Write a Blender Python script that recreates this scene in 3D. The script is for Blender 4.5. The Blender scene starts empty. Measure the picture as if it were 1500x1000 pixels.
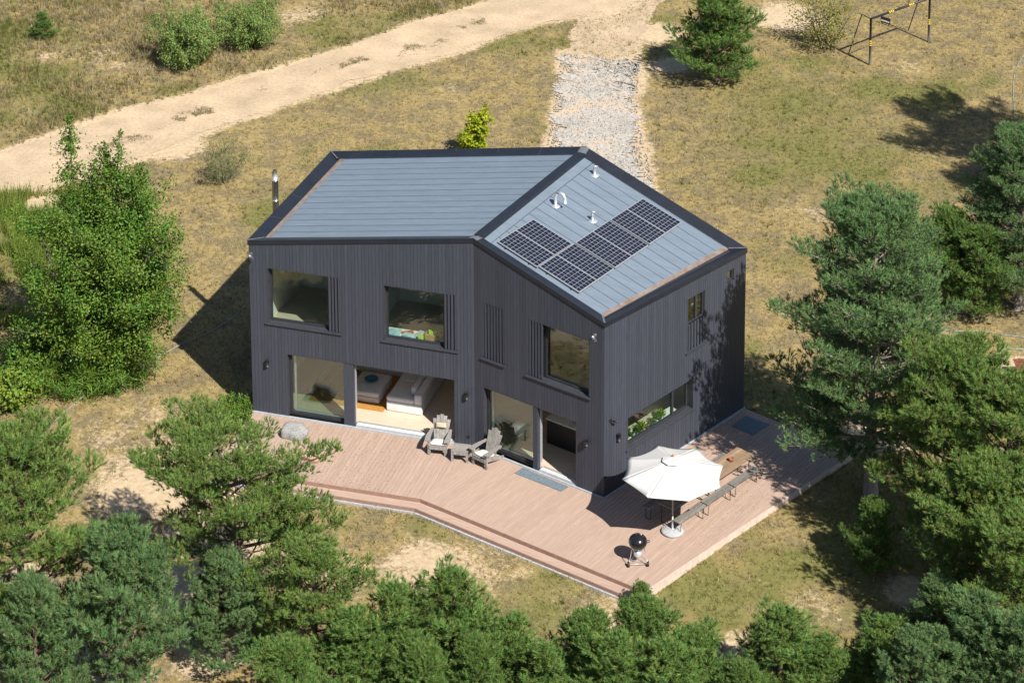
import bpy, math, random
import numpy as np
from mathutils import Vector, Matrix

# ------------------------------------------------------------------ camera, sky, sun, exposure
sc = bpy.context.scene
col = sc.collection
CAM = dict(loc=(31.8733, -73.2100, 45.6305), yaw=-0.29682, pitch=0.20230, roll=-0.00426, f=3684.878, ppy=-1119.825)

def cam_axes():
    cy, sy = math.cos(CAM['yaw']), math.sin(CAM['yaw']); ct, st = math.cos(CAM['pitch']), math.sin(CAM['pitch'])
    fwd = np.array([sy * ct, cy * ct, -st]); right = np.array([cy, -sy, 0.0]); up = np.cross(right, fwd)
    cr, sr = math.cos(CAM['roll']), math.sin(CAM['roll'])
    return cr * right + sr * up, -sr * right + cr * up, fwd
RGT, UPV, FWD = cam_axes()
CO = np.array(CAM['loc'])
cd = bpy.data.cameras.new('camera'); camera = bpy.data.objects.new('camera', cd); col.objects.link(camera)
camera.matrix_world = Matrix(((RGT[0], UPV[0], -FWD[0], CO[0]), (RGT[1], UPV[1], -FWD[1], CO[1]), (RGT[2], UPV[2], -FWD[2], CO[2]), (0, 0, 0, 1)))
cd.sensor_fit = 'HORIZONTAL'; cd.sensor_width = 36; cd.lens = CAM['f'] / 1500 * 36
cd.shift_y = CAM['ppy'] / 1500; cd.clip_start = 1; cd.clip_end = 3000
sc.camera = camera

SUN_AZ, SUN_EL = math.radians(139.5), math.radians(45.5)      # direction the light travels (in plan), elevation
world = bpy.data.worlds.new('World'); sc.world = world; world.use_nodes = True
wn = world.node_tree; bg = wn.nodes['Background']
sky = wn.nodes.new('ShaderNodeTexSky'); sky.sky_type = 'NISHITA'; sky.sun_disc = False
sky.sun_elevation = SUN_EL; sky.sun_rotation = math.atan2(-math.cos(SUN_AZ), -math.sin(SUN_AZ))
sky.air_density = 1.0; sky.dust_density = 0.6; sky.ozone_density = 1.2
wn.links.new(sky.outputs[0], bg.inputs[0]); bg.inputs[1].default_value = 0.065
sl = bpy.data.lights.new('sun', 'SUN'); sl.energy = 4.8; sl.angle = math.radians(0.5); sl.color = (1.0, 0.95, 0.86)
sun = bpy.data.objects.new('sun', sl); col.objects.link(sun)
sd = Vector((math.cos(SUN_EL) * math.cos(SUN_AZ), math.cos(SUN_EL) * math.sin(SUN_AZ), -math.sin(SUN_EL)))
sun.rotation_euler = sd.to_track_quat('-Z', 'Y').to_euler(); sun.location = (40, -40, 60)
sc.view_settings.view_transform = 'Standard'; sc.view_settings.look = 'None'
sc.view_settings.exposure = 0.88; sc.view_settings.gamma = 1.0
sc.cycles.use_denoising = True; sc.cycles.max_bounces = 8; sc.cycles.transparent_max_bounces = 12
sc.cycles.caustics_reflective = False; sc.cycles.caustics_refractive = False

# ------------------------------------------------------------------ helpers
GZ = -0.30
def pix(x, y, z=GZ):
    """photo pixel (1500x1000) -> point on the level z"""
    d = FWD + RGT * ((x - 750) / CAM['f']) - UPV * ((y - 500 - CAM['ppy']) / CAM['f'])
    return CO + d * ((z - CO[2]) / d[2])
def pixplane(x, y, P, n):
    d = FWD + RGT * ((x - 750) / CAM['f']) - UPV * ((y - 500 - CAM['ppy']) / CAM['f'])
    return CO + d * (np.dot(np.array(P) - CO, n) / np.dot(d, n))
def to_px(X):
    d = np.array(X, float) - CO; z = d @ FWD
    return 750 + CAM['f'] * (d @ RGT) / z, 500 + CAM['ppy'] - CAM['f'] * (d @ UPV) / z
def height_to(P, ytop):
    lo, hi = 0.0, 20.0
    for _ in range(40):
        m = (lo + hi) / 2
        if to_px((P[0], P[1], P[2] + m))[1] > ytop: lo = m
        else: hi = m
    return lo

def tag(o, label=None, cat=None, group=None, kind=None):
    if label: o['label'] = label
    if cat: o['category'] = cat
    if group: o['group'] = group
    if kind: o['kind'] = kind
    return o
def link(name, me, mat=None, parent=None):
    o = bpy.data.objects.new(name, me); col.objects.link(o)
    if mat is not None and me is not None and not me.materials: me.materials.append(mat)
    if parent is not None: o.parent = parent
    return o
def empty(name, loc=(0, 0, 0), rz=0.0, label=None, cat=None, group=None):
    o = bpy.data.objects.new(name, None); col.objects.link(o)
    o.location = loc; o.rotation_euler = (0, 0, rz); o.empty_display_size = 0.2
    return tag(o, label, cat, group)
def copy_tree(o, parent=None):
    c = o.copy(); col.objects.link(c); c.parent = parent
    for ch in list(o.children): copy_tree(ch, c)
    return c
class MB:
    """collects boxes, prisms and tubes; build() links them as one mesh object"""
    def __init__(s): s.v = []; s.f = []; s.smooth = []
    def add(s, vs, fs, smooth=False):
        b = len(s.v); s.v += [tuple(map(float, q)) for q in vs]; s.f += [tuple(i + b for i in q) for q in fs]; s.smooth += [smooth] * len(fs)
        return s
    def hexa(s, lo, hi):
        """lo, hi: four points each, same winding (counter-clockwise from above)"""
        return s.add(list(lo) + list(hi), [(3, 2, 1, 0), (4, 5, 6, 7), (0, 1, 5, 4), (1, 2, 6, 5), (2, 3, 7, 6), (3, 0, 4, 7)])
    def box(s, a, b):
        x0, y0, z0 = a; x1, y1, z1 = b
        return s.hexa([(x0, y0, z0), (x1, y0, z0), (x1, y1, z0), (x0, y1, z0)], [(x0, y0, z1), (x1, y0, z1), (x1, y1, z1), (x0, y1, z1)])
    def bar(s, p, q, w, h=None, up=(0, 0, 1)):
        p = np.array(p, float); q = np.array(q, float); h = w if h is None else h
        d = q - p; d /= np.linalg.norm(d); u = np.array(up, float)
        if abs(d @ u) > .97: u = np.array((1.0, 0, 0))
        r = np.cross(d, u); r /= np.linalg.norm(r); u = np.cross(r, d)
        c = [-r * w / 2 - u * h / 2, r * w / 2 - u * h / 2, r * w / 2 + u * h / 2, -r * w / 2 + u * h / 2]
        vs = [p + k for k in c] + [q + k for k in c]
        return s.add(vs, [(0, 1, 2, 3), (7, 6, 5, 4), (4, 5, 1, 0), (5, 6, 2, 1), (6, 7, 3, 2), (7, 4, 0, 3)])
    def tube(s, pts, rad, n=8, caps=True, smooth=True):
        pts = [np.array(q, float) for q in pts]; m = len(pts)
        rad = [rad] * m if np.isscalar(rad) else rad
        vs = []; fs = []; ref = None
        for i, q in enumerate(pts):
            d = pts[min(i + 1, m - 1)] - pts[max(i - 1, 0)]; d /= (np.linalg.norm(d) + 1e-12)
            if ref is None or abs(ref @ d) > .95:
                ref = np.array((0, 0, 1.0)) if abs(d[2]) < .9 else np.array((1.0, 0, 0))
            a = np.cross(d, ref); a /= np.linalg.norm(a); b = np.cross(d, a); ref = -b if False else ref
            for k in range(n):
                t = 2 * math.pi * k / n; vs.append(q + (a * math.cos(t) + b * math.sin(t)) * rad[i])
        for i in range(m - 1):
            for k in range(n):
                fs.append((i * n + k, i * n + (k + 1) % n, (i + 1) * n + (k + 1) % n, (i + 1) * n + k))
        s.add(vs, fs, smooth)
        if caps:
            b = len(s.v) - m * n
            s.f.append(tuple(b + k for k in range(n))); s.smooth.append(False)
            s.f.append(tuple(b + (m - 1) * n + n - 1 - k for k in range(n))); s.smooth.append(False)
        return s
    def lathe(s, prof, c=(0, 0, 0), n=24, smooth=True):
        vs = []; fs = []
        for r, z in prof:
            for k in range(n):
                t = 2 * math.pi * k / n; vs.append((c[0] + r * math.cos(t), c[1] + r * math.sin(t), c[2] + z))
        for i in range(len(prof) - 1):
            for k in range(n):
                fs.append((i * n + k, i * n + (k + 1) % n, (i + 1) * n + (k + 1) % n, (i + 1) * n + k))
        return s.add(vs, fs, smooth)
    def prism(s, poly, z0, z1):
        n = len(poly); vs = [(q[0], q[1], z0) for q in poly] + [(q[0], q[1], z1) for q in poly]
        fs = [tuple(range(n - 1, -1, -1)), tuple(range(n, 2 * n))] + [(i, (i + 1) % n, n + (i + 1) % n, n + i) for i in range(n)]
        return s.add(vs, fs)
    def mesh(s, name):
        me = bpy.data.meshes.new(name); me.from_pydata(s.v, [], s.f)
        me.polygons.foreach_set('use_smooth', s.smooth); me.update(); return me
    def build(s, name, mat, parent=None, bevel=0.0):
        o = link(name, s.mesh(name), mat, parent)
        if bevel:
            m = o.modifiers.new('bevel', 'BEVEL'); m.width = bevel; m.segments = 2; m.limit_method = 'ANGLE'
        return o

# ------------------------------------------------------------------ materials
def new_mat(name):
    m = bpy.data.materials.new(name); m.use_nodes = True
    return m, m.node_tree.nodes, m.node_tree.links, m.node_tree.nodes['Principled BSDF']
def mat(name, rgb, rough=0.6, metal=0.0, var=0.0, nscale=6.0, namt=0.12, bump=0.0, stretch=None, spec=0.5, per_object=0.0, rgb2=None, coat=0.0):
    """principled with noise mottling, optional second tone, per-object tint and bump"""
    m, N, L, P = new_mat(name)
    P.inputs['Roughness'].default_value = rough; P.inputs['Metallic'].default_value = metal
    P.inputs['Specular IOR Level'].default_value = spec
    if coat: P.inputs['Coat Weight'].default_value = coat; P.inputs['Coat Roughness'].default_value = .08
    tc = N.new('ShaderNodeTexCoord'); mp = N.new('ShaderNodeMapping'); L.new(tc.outputs['Object'], mp.inputs[0])
    if stretch: mp.inputs['Scale'].default_value = stretch
    nz = N.new('ShaderNodeTexNoise'); nz.inputs['Scale'].default_value = nscale; nz.inputs['Detail'].default_value = 8; nz.inputs['Roughness'].default_value = .65
    L.new(mp.outputs[0], nz.inputs['Vector'])
    r2 = rgb2 if rgb2 else tuple(c * (1 - 2.2 * namt) for c in rgb)
    r1 = rgb if rgb2 else tuple(min(1, c * (1 + 1.2 * namt)) for c in rgb)
    cr = N.new('ShaderNodeValToRGB'); cr.color_ramp.elements[0].position = .32; cr.color_ramp.elements[1].position = .68
    cr.color_ramp.elements[0].color = (*r2, 1); cr.color_ramp.elements[1].color = (*r1, 1)
    L.new(nz.outputs[0], cr.inputs[0]); out = cr.outputs[0]
    if per_object:
        oi = N.new('ShaderNodeObjectInfo'); hv = N.new('ShaderNodeHueSaturation'); mr = N.new('ShaderNodeMapRange')
        mr.inputs['To Min'].default_value = 1 - per_object; mr.inputs['To Max'].default_value = 1 + per_object
        L.new(oi.outputs['Random'], mr.inputs[0]); L.new(mr.outputs[0], hv.inputs['Value']); L.new(out, hv.inputs['Color']); out = hv.outputs[0]
    L.new(out, P.inputs['Base Color'])
    if bump:
        bp = N.new('ShaderNodeBump'); bp.inputs['Strength'].default_value = bump; bp.inputs['Distance'].default_value = .02
        L.new(nz.outputs[0], bp.inputs['Height']); L.new(bp.outputs[0], P.inputs['Normal'])
    return m
def leaf_mat(name, rgb, var=.3, trans=.3, rough=.6, hue=0.03):
    """foliage: colour attribute Col.r (random per tuft) varies value, Col.g varies hue"""
    m, N, L, P = new_mat(name)
    at = N.new('ShaderNodeAttribute'); at.attribute_name = 'Col'
    sp = N.new('ShaderNodeSeparateColor'); L.new(at.outputs['Color'], sp.inputs[0])
    hv = N.new('ShaderNodeHueSaturation'); hv.inputs['Color'].default_value = (*rgb, 1)
    a = N.new('ShaderNodeMapRange'); a.inputs['To Min'].default_value = 1 - var; a.inputs['To Max'].default_value = 1 + var * 1.3
    b = N.new('ShaderNodeMapRange'); b.inputs['To Min'].default_value = .5 - hue; b.inputs['To Max'].default_value = .5 + hue
    L.new(sp.outputs[0], a.inputs[0]); L.new(sp.outputs[1], b.inputs[0]); L.new(a.outputs[0], hv.inputs['Value']); L.new(b.outputs[0], hv.inputs['Hue'])
    P.inputs['Roughness'].default_value = rough; P.inputs['Specular IOR Level'].default_value = .25
    L.new(hv.outputs[0], P.inputs['Base Color'])
    tr = N.new('ShaderNodeBsdfTranslucent'); L.new(hv.outputs[0], tr.inputs[0])
    mx = N.new('ShaderNodeMixShader'); mx.inputs[0].default_value = trans
    L.new(P.outputs[0], mx.inputs[1]); L.new(tr.outputs[0], mx.inputs[2]); L.new(mx.outputs[0], N['Material Output'].inputs[0])
    return m
def glass_mat(name, tint=(.86, .93, .895)):
    m, N, L, P = new_mat(name); N.remove(P)
    lw = N.new('ShaderNodeLayerWeight'); lw.inputs[0].default_value = .5
    pw = N.new('ShaderNodeMath'); pw.operation = 'POWER'; L.new(lw.outputs['Facing'], pw.inputs[0]); pw.inputs[1].default_value = 4.0
    fr = N.new('ShaderNodeMath'); fr.operation = 'MULTIPLY_ADD'; L.new(pw.outputs[0], fr.inputs[0]); fr.inputs[1].default_value = .90; fr.inputs[2].default_value = .09
    t = N.new('ShaderNodeBsdfTransparent'); t.inputs[0].default_value = (*tint, 1)
    g = N.new('ShaderNodeBsdfGlossy'); g.inputs['Roughness'].default_value = .0
    mx = N.new('ShaderNodeMixShader'); L.new(fr.outputs[0], mx.inputs[0]); L.new(t.outputs[0], mx.inputs[1]); L.new(g.outputs[0], mx.inputs[2])
    L.new(mx.outputs[0], N['Material Output'].inputs[0]); return m
M = {}
M['clad'] = mat('charcoal_cladding', (.040, .045, .062), .6, nscale=3, namt=.08, stretch=(6, 6, .6), per_object=.10, spec=.4)
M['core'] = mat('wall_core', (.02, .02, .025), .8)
M['trim'] = mat('black_trim', (.036, .038, .046), .45, nscale=5, namt=.1)
M['frame'] = mat('window_frame', (.032, .034, .042), .4)
M['coping'] = mat('coping_metal', (.011, .014, .022), .5, nscale=2, namt=.12, spec=.5)
M['cap'] = mat('grey_cap', (.22, .23, .25), .4, metal=.5, nscale=12, namt=.2)
M['sheetL'] = mat('roof_sheet_grey', (.142, .178, .220), .46, nscale=3, namt=.06, stretch=(.4, 2, 1), per_object=.03)
M['seam'] = mat('roof_seam', (.095, .120, .150), .5)
M['gutter'] = mat('gutter_debris', (.20, .19, .18), .9, nscale=4, rgb2=(.15, .085, .055), bump=.4)
M['cells'] = mat('solar_cells', (.010, .012, .024), .22, nscale=2, namt=.2)
M['gridl'] = mat('cell_grid', (.34, .36, .40), .5)
M['alu'] = mat('aluminium', (.62, .63, .65), .35, metal=.6, nscale=10, namt=.06)
M['steel'] = mat('steel_flue', (.60, .58, .56), .28, metal=.7, nscale=5, namt=.08)
M['white'] = mat('white_paint', (.74, .73, .70), .6, namt=.02)
M['wallin'] = mat('interior_plaster', (.66, .64, .60), .8, namt=.03)
M['floor'] = mat('pale_wood_floor', (.56, .45, .35), .5, nscale=4, namt=.08, stretch=(.6, 6, 1))
def deck_mat(name, ang):
    m = mat(name, (.375, .268, .212), .75, nscale=2.2, namt=.075, stretch=(9, .7, 1), per_object=.055)
    mp = [n for n in m.node_tree.nodes if n.type == 'MAPPING'][0]; rot = m.node_tree.nodes.new('ShaderNodeVectorRotate'); rot.rotation_type = 'Z_AXIS'; rot.inputs['Angle'].default_value = ang
    tc = [n for n in m.node_tree.nodes if n.type == 'TEX_COORD'][0]; m.node_tree.links.new(tc.outputs['Object'], rot.inputs['Vector']); m.node_tree.links.new(rot.outputs[0], mp.inputs[0]); return m
M['deck'] = deck_mat('deck_board', 0.0); M['deckR'] = deck_mat('deck_board_right', .338); M['deckS'] = deck_mat('deck_board_step', 1.57)
M['deckedge'] = mat('deck_edge', (.27, .165, .132), .7, nscale=6, namt=.1)
M['concrete'] = mat('concrete', (.36, .37, .385), .9, nscale=14, namt=.15, bump=.2)
M['strip'] = mat('zinc_strip', (.34, .38, .43), .6, nscale=8, namt=.1)
M['mat'] = mat('door_mat', (.13, .17, .20), .95, nscale=20, namt=.18, bump=.3)
M['glass'] = glass_mat('pane_glass')
M['black'] = mat('black_enamel', (.010, .010, .012), .18, coat=.6, namt=.05)
M['blackm'] = mat('black_metal', (.016, .016, .018), .5, namt=.1)
M['teak'] = mat('weathered_teak', (.25, .235, .22), .85, nscale=7, namt=.22, stretch=(3, 3, 1), per_object=.1)
M['cushion'] = mat('white_cushion', (.74, .72, .69), .9, namt=.03)
M['beige'] = mat('beige_pillow', (.42, .36, .26), .9, namt=.1)
M['canvas'] = mat('white_canvas', (.53, .52, .505), .85, nscale=2, namt=.02)
M['polew'] = mat('pale_pole', (.55, .47, .38), .6, namt=.08)
M['finial'] = mat('wood_finial', (.40, .16, .05), .6)
M['plank'] = mat('grey_plank', (.17, .16, .145), .85, nscale=5, namt=.2, stretch=(1, 8, 1), per_object=.2)
M['brown'] = mat('brown_plank', (.30, .195, .11), .8, nscale=4, namt=.3, stretch=(1, 8, 1), per_object=.3, rgb2=(.16, .115, .08))
M['stone'] = mat('granite', (.33, .33, .325), .9, nscale=28, rgb2=(.13, .13, .13), bump=.6)
M['pinkstone'] = mat('pink_granite', (.50, .33, .25), .9, nscale=22, rgb2=(.40, .26, .20), bump=.5)
M['sofa'] = mat('sofa_fabric', (.60, .60, .61), .95, nscale=9, namt=.05)
M['rug'] = mat('ochre_rug', (.40, .19, .035), .95, nscale=18, namt=.15)
M['blueglass'] = mat('blue_bowl', (.05, .16, .25), .15)
M['yellow'] = mat('yellow_band', (.72, .50, .03), .5)
M['hose'] = mat('garden_hose', (.25, .34, .35), .5)
M['bark'] = mat('pine_bark', (.185, .125, .085), .95, nscale=9, rgb2=(.09, .065, .05), bump=.8, stretch=(1, 1, .35))
M['trunkgrey'] = mat('pale_pine_bark', (.34, .28, .235), .95, nscale=9, rgb2=(.20, .165, .14), bump=.8, stretch=(1, 1, .35))
M['barkgrey'] = mat('grey_bark', (.13, .115, .09), .95, nscale=9, rgb2=(.07, .06, .05), bump=.6, stretch=(1, 1, .3))
M['wood'] = mat('oak_box', (.42, .25, .10), .7, namt=.12)
M['red'] = mat('red_print', (.42, .07, .05), .7)
M['paper'] = mat('paper_print', (.55, .55, .58), .8, nscale=16, rgb2=(.25, .28, .34))
M['toyblue'] = mat('pale_blue_plastic', (.42, .58, .66), .5, namt=.2)
M['toygreen'] = mat('lime_plastic', (.35, .55, .06), .5)
M['terracotta'] = mat('terracotta', (.24, .075, .045), .7)
M['rust'] = mat('rusty_iron', (.17, .055, .03), .8, namt=.3)
M['pineA'] = leaf_mat('pine_needles_olive', (.135, .205, .048), .44, .24)
M['pineB'] = leaf_mat('pine_needles_blue', (.118, .195, .072), .44, .24)
M['pineC'] = leaf_mat('pine_needles_fresh', (.118, .192, .046), .44, .24)
M['leafA'] = leaf_mat('leaves_mid_green', (.080, .145, .018), .40, .24, .5)
M['leafB'] = leaf_mat('leaves_willow', (.150, .215, .055), .34, .25)
M['leafC'] = leaf_mat('leaves_lime', (.25, .30, .015), .3, .35)
M['leafF'] = leaf_mat('leaves_fresh_green', (.13, .20, .025), .36, .32)
M['leafD'] = leaf_mat('leaves_yellowing', (.20, .20, .045), .4, .3, hue=.05)
M['leafE'] = leaf_mat('leaves_grey_twiggy', (.15, .165, .07), .35, .25)
# ------------------------------------------------------------------ house geometry (from the solved view)
PA, PB, PC, PD, PE, PF = [np.array(q) for q in ((0, 0), (8.062, 0), (12.994, -1.732), (16.196, 5.008), (9.849, 7.42), (.166, 7.42))]
ZA, ZB, ZC, ZD, ZE = 6.208, 7.411, 6.011, 5.799, 7.635
FOOT = [PA, PB, PC, PD, PE, PF]; ZT = [ZA, ZB, ZC, ZD, ZE, ZA]
def unit(v): v = np.array(v, float); return v / np.linalg.norm(v)

# ---- ground sheet: fine where the camera looks, coarse out to the horizon
def vnoise(x, y, s, seed):
    """smooth value noise, numpy"""
    rs = np.random.RandomState(seed); T = rs.rand(256, 256)
    X = x / s; Y = y / s; i = np.floor(X).astype(int); j = np.floor(Y).astype(int); fx = X - i; fy = Y - j
    fx = fx * fx * (3 - 2 * fx); fy = fy * fy * (3 - 2 * fy)
    g = lambda a, b: T[a % 256, b % 256]
    return (g(i, j) * (1 - fx) + g(i + 1, j) * fx) * (1 - fy) + (g(i, j + 1) * (1 - fx) + g(i + 1, j + 1) * fx) * fy
def fbm(x, y, s, seed, o=4):
    r = 0; a = .5; t = 0
    for k in range(o): r = r + a * vnoise(x + 17.3 * k, y - 9.1 * k, s / 2 ** k, seed + k); t += a; a *= .55
    return r / t
def seg_dist(x, y, pts):
    d = np.full(np.shape(x), 1e9)
    for (ax, ay), (bx, by) in zip(pts[:-1], pts[1:]):
        vx, vy = bx - ax, by - ay; t = np.clip(((x - ax) * vx + (y - ay) * vy) / (vx * vx + vy * vy), 0, 1)
        d = np.minimum(d, np.hypot(x - ax - t * vx, y - ay - t * vy))
    return d
def inside(x, y, poly):
    c = np.zeros(np.shape(x), bool); n = len(poly)
    for i in range(n):
        x1, y1 = poly[i]; x2, y2 = poly[(i + 1) % n]
        k = ((y1 > y) != (y2 > y)) & (x < (x2 - x1) * (y - y1) / (y2 - y1 + 1e-12) + x1); c ^= k
    return c
road_up = [(-60, 236), (0, 223), (83, 199), (133, 181), (200, 160), (257, 145), (327, 125), (400, 103), (500, 72), (550, 55), (610, 34), (673, 17), (717, 2), (800, -25), (900, -60)]
road_lo = [(-60, 300), (0, 287), (60, 272), (150, 247), (240, 218), (290, 197), (333, 182), (400, 160), (450, 143), (500, 124), (567, 107), (663, 78), (713, 60), (783, 38), (836, 28), (905, 5), (1000, -40)]
ROAD = [pix(*q)[:2] for q in road_up] + [pix(*q)[:2] for q in road_lo[::-1]]
drive_l = [(829, 80), (826, 100), (818, 140), (817, 177), (808, 213), (800, 260), (795, 320)]
drive_r = [(934, 92), (930, 108), (928, 133), (928, 173), (937, 213), (944, 250), (955, 320)]
DRIVE = [pix(*q)[:2] for q in drive_l] + [pix(*q)[:2] for q in drive_r[::-1]]
DECK = [np.array(q) for q in ((0.03, 0.0), (8.062, 0.0), (12.994, -1.732), (16.22, 5.0), (20.29, 3.25), (15.48, -6.27), (7.31, -3.47), (0.05, -3.62))]
SANDY = [((250, 690), 3.2), ((330, 790), 2.2), ((255, 860), 1.6), ((20, 870), 1.6), ((150, 985), 2.0), ((300, 960), 1.4), ((1290, 640), 1.6), ((1500, 560), 3.0), ((1330, 870), 1.0), ((1090, 960), 1.5),
         ((985, 95), 1.3), ((960, 50), 1.6), ((480, 830), 2.6, .55), ((600, 830), 2.6, .5), ((760, 870), 3.0, .5), ((870, 900), 2.0, .42), ((1200, 900), 2.4, .4), ((200, 620), 2.6, .5), ((130, 640), 2.2, .6), ((1330, 110), 2.5, .4), ((1250, 330), 3.0, .35), ((640, 150), 3.0, .3), ((120, 80), 3.0, .35), ((430, 20), 2.5, .4), ((250, 150), 1.5, .5), ((1150, 25), 2.2), ((260, 215), 1.6), ((480, 130), .8), ((60, 300), 1.0)]
def height(x, y):
    h = GZ + .10 * (fbm(x, y, 7, 3) - .5) + .05 * (fbm(x, y, 1.4, 8, 2) - .5)
    h = h + .20 * np.clip((x - 15 + .45 * (y + 6)) / 4, 0, 1) * np.clip(1 - np.abs(x - 19) / 9, 0, 1) * np.clip((y + 7) / 4, 0, 1) * .55
    return h
def build_ground():
    fx = np.arange(-32, 32.01, .2); fy = np.arange(-24, 58.01, .2)
    out = np.array([3., 8, 20, 60, 150, 400, 900])
    xs = np.concatenate([fx[0] - out[::-1], fx, fx[-1] + out]); ys = np.concatenate([fy[0] - out[::-1], fy, fy[-1] + out])
    X, Y = np.meshgrid(xs, ys); Z = height(X, Y)
    rd = inside(X, Y, ROAD) | inside(X, Y, DRIVE); 
    dr = np.minimum(seg_dist(X, Y, [tuple(q) for q in ROAD]), seg_dist(X, Y, [tuple(q) for q in DRIVE])); Z = np.where(rd, Z - .04 * np.clip(dr / .6, 0, 1), Z)
    n, m = X.shape
    me = bpy.data.meshes.new('ground'); V = np.stack([X, Y, Z], -1).reshape(-1, 3)
    idx = np.arange(n * m).reshape(n, m); Q = np.stack([idx[:-1, :-1], idx[:-1, 1:], idx[1:, 1:], idx[1:, :-1]], -1).reshape(-1, 4)
    me.vertices.add(len(V)); me.vertices.foreach_set('co', V.ravel()); me.loops.add(Q.size); me.loops.foreach_set('vertex_index', Q.ravel().astype(np.int32))
    me.polygons.add(len(Q)); me.polygons.foreach_set('loop_start', (np.arange(len(Q)) * 4).astype(np.int32)); me.polygons.foreach_set('loop_total', np.full(len(Q), 4, np.int32))
    me.polygons.foreach_set('use_smooth', np.ones(len(Q), bool)); me.update(calc_edges=True)
    sand, green = ground_masks(X, Y)
    a = me.color_attributes.new('Col', 'FLOAT_COLOR', 'POINT'); C4 = np.stack([sand, green, np.zeros_like(sand), np.ones_like(sand)], -1).reshape(-1, 4)
    a.data.foreach_set('color', C4.ravel().astype(np.float32)); return me
def ground_masks(X, Y):
    """bare sand and greener lawn: real cover of the ground, by place"""
    sand = np.zeros(np.shape(X))
    for (px, py), r, *st in SANDY:
        c = pix(px, py); sand = np.maximum(sand, np.clip(1.25 - np.hypot(X - c[0], Y - c[1]) / r, 0, 1) * (st[0] if st else 1))
    dr = np.minimum(seg_dist(X, Y, [tuple(q) for q in ROAD]), seg_dist(X, Y, [tuple(q) for q in DRIVE]))
    rd = inside(X, Y, ROAD) | inside(X, Y, DRIVE)
    sand = np.maximum(sand, np.where(rd, 1.0, np.clip(1 - dr / .9, 0, 1) * .8))
    n = fbm(X, Y, 3.0, 21); sand = np.clip(sand * 1.15 + (n - .55) * 1.1 * (sand > .02), 0, 1)
    g = fbm(X, Y, 5.0, 33); g2 = fbm(X, Y, 1.6, 35)
    green = np.clip((g * .65 + g2 * .35 - .46) * 4.0, 0, 1)
    for (px, py), r in [((20, 370), 4.0), ((1010, 860), 2.2), ((930, 850), 1.2), ((645, 790), .9), ((1150, 150), 6.0), ((1200, 230), 7.0), ((870, 190), 3.0), ((560, 120), 3.0)]:
        c = pix(px, py); green = np.maximum(green, np.clip(1.1 - np.hypot(X - c[0], Y - c[1]) / r, 0, 1) * (.35 + .65 * g2 * 1.4))
    return sand, np.clip(green * (1 - sand), 0, 1)
def ground_material():
    m, N, L, P = new_mat('dry_meadow'); P.inputs['Roughness'].default_value = .95; P.inputs['Specular IOR Level'].default_value = .1
    tc = N.new('ShaderNodeTexCoord'); at = N.new('ShaderNodeAttribute'); at.attribute_name = 'Col'
    sp = N.new('ShaderNodeSeparateColor'); L.new(at.outputs['Color'], sp.inputs[0])
    def noise(s, d=8, r=.65):
        z = N.new('ShaderNodeTexNoise'); z.inputs['Scale'].default_value = s; z.inputs['Detail'].default_value = d; z.inputs['Roughness'].default_value = r
        L.new(tc.outputs['Object'], z.inputs['Vector']); return z.outputs[0]
    def ramp(src, stops):
        c = N.new('ShaderNodeValToRGB'); e = c.color_ramp.elements
        while len(e) < len(stops): e.new(.5)
        for k, (q, rgb) in zip(e, stops): k.position = q; k.color = (*rgb, 1)
        L.new(src, c.inputs[0]); return c.outputs[0]
    def mix(f, a, b):
        x = N.new('ShaderNodeMix'); x.data_type = 'RGBA'; L.new(f, x.inputs[0]); L.new(a, x.inputs[6]); L.new(b, x.inputs[7]); return x.outputs[2]
    fine = noise(5.5, 10, .75); mid = noise(.9, 6); 
    dry = ramp(fine, [(.25, (.145, .112, .050)), (.46, (.250, .190, .083)), (.62, (.328, .252, .118)), (.8, (.42, .335, .18))])
    dry2 = ramp(fine, [(.25, (.098, .082, .046)), (.5, (.185, .147, .082)), (.72, (.29, .235, .14))])
    gr = ramp(fine, [(.25, (.085, .088, .028)), (.5, (.150, .145, .048)), (.72, (.235, .212, .085))])
    sd = ramp(fine, [(.28, (.30, .225, .135)), (.5, (.45, .345, .225)), (.75, (.56, .45, .31))])
    mm = ramp(mid, [(.45, (0, 0, 0)), (.56, (1, 1, 1))])
    c = mix(mm, dry, dry2); 
    def sharpen(src, lo, hi):
        # break the mask's edge up with fine noise
        a = N.new('ShaderNodeMath'); a.operation = 'ADD'; L.new(src, a.inputs[0]); s = N.new('ShaderNodeMath'); s.operation = 'MULTIPLY_ADD'
        L.new(fine, s.inputs[0]); s.inputs[1].default_value = 1.3; s.inputs[2].default_value = -.65; L.new(s.outputs[0], a.inputs[1])
        r = N.new('ShaderNodeMapRange'); r.inputs['From Min'].default_value = lo; r.inputs['From Max'].default_value = hi; L.new(a.outputs[0], r.inputs[0]); return r.outputs[0]
    c = mix(sharpen(sp.outputs[1], .2, .75), c, gr); c = mix(sharpen(sp.outputs[0], .35, .65), c, sd)
    L.new(c, P.inputs['Base Color'])
    bp = N.new('ShaderNodeBump'); bp.inputs['Strength'].default_value = .7; bp.inputs['Distance'].default_value = .05; L.new(fine, bp.inputs['Height']); L.new(bp.outputs[0], P.inputs['Normal'])
    return m
M['ground'] = ground_material()
ground = link('ground', build_ground(), M['ground']); tag(ground, 'dry yellow-green meadow ground with bare sandy patches', 'ground', kind='structure')

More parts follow.
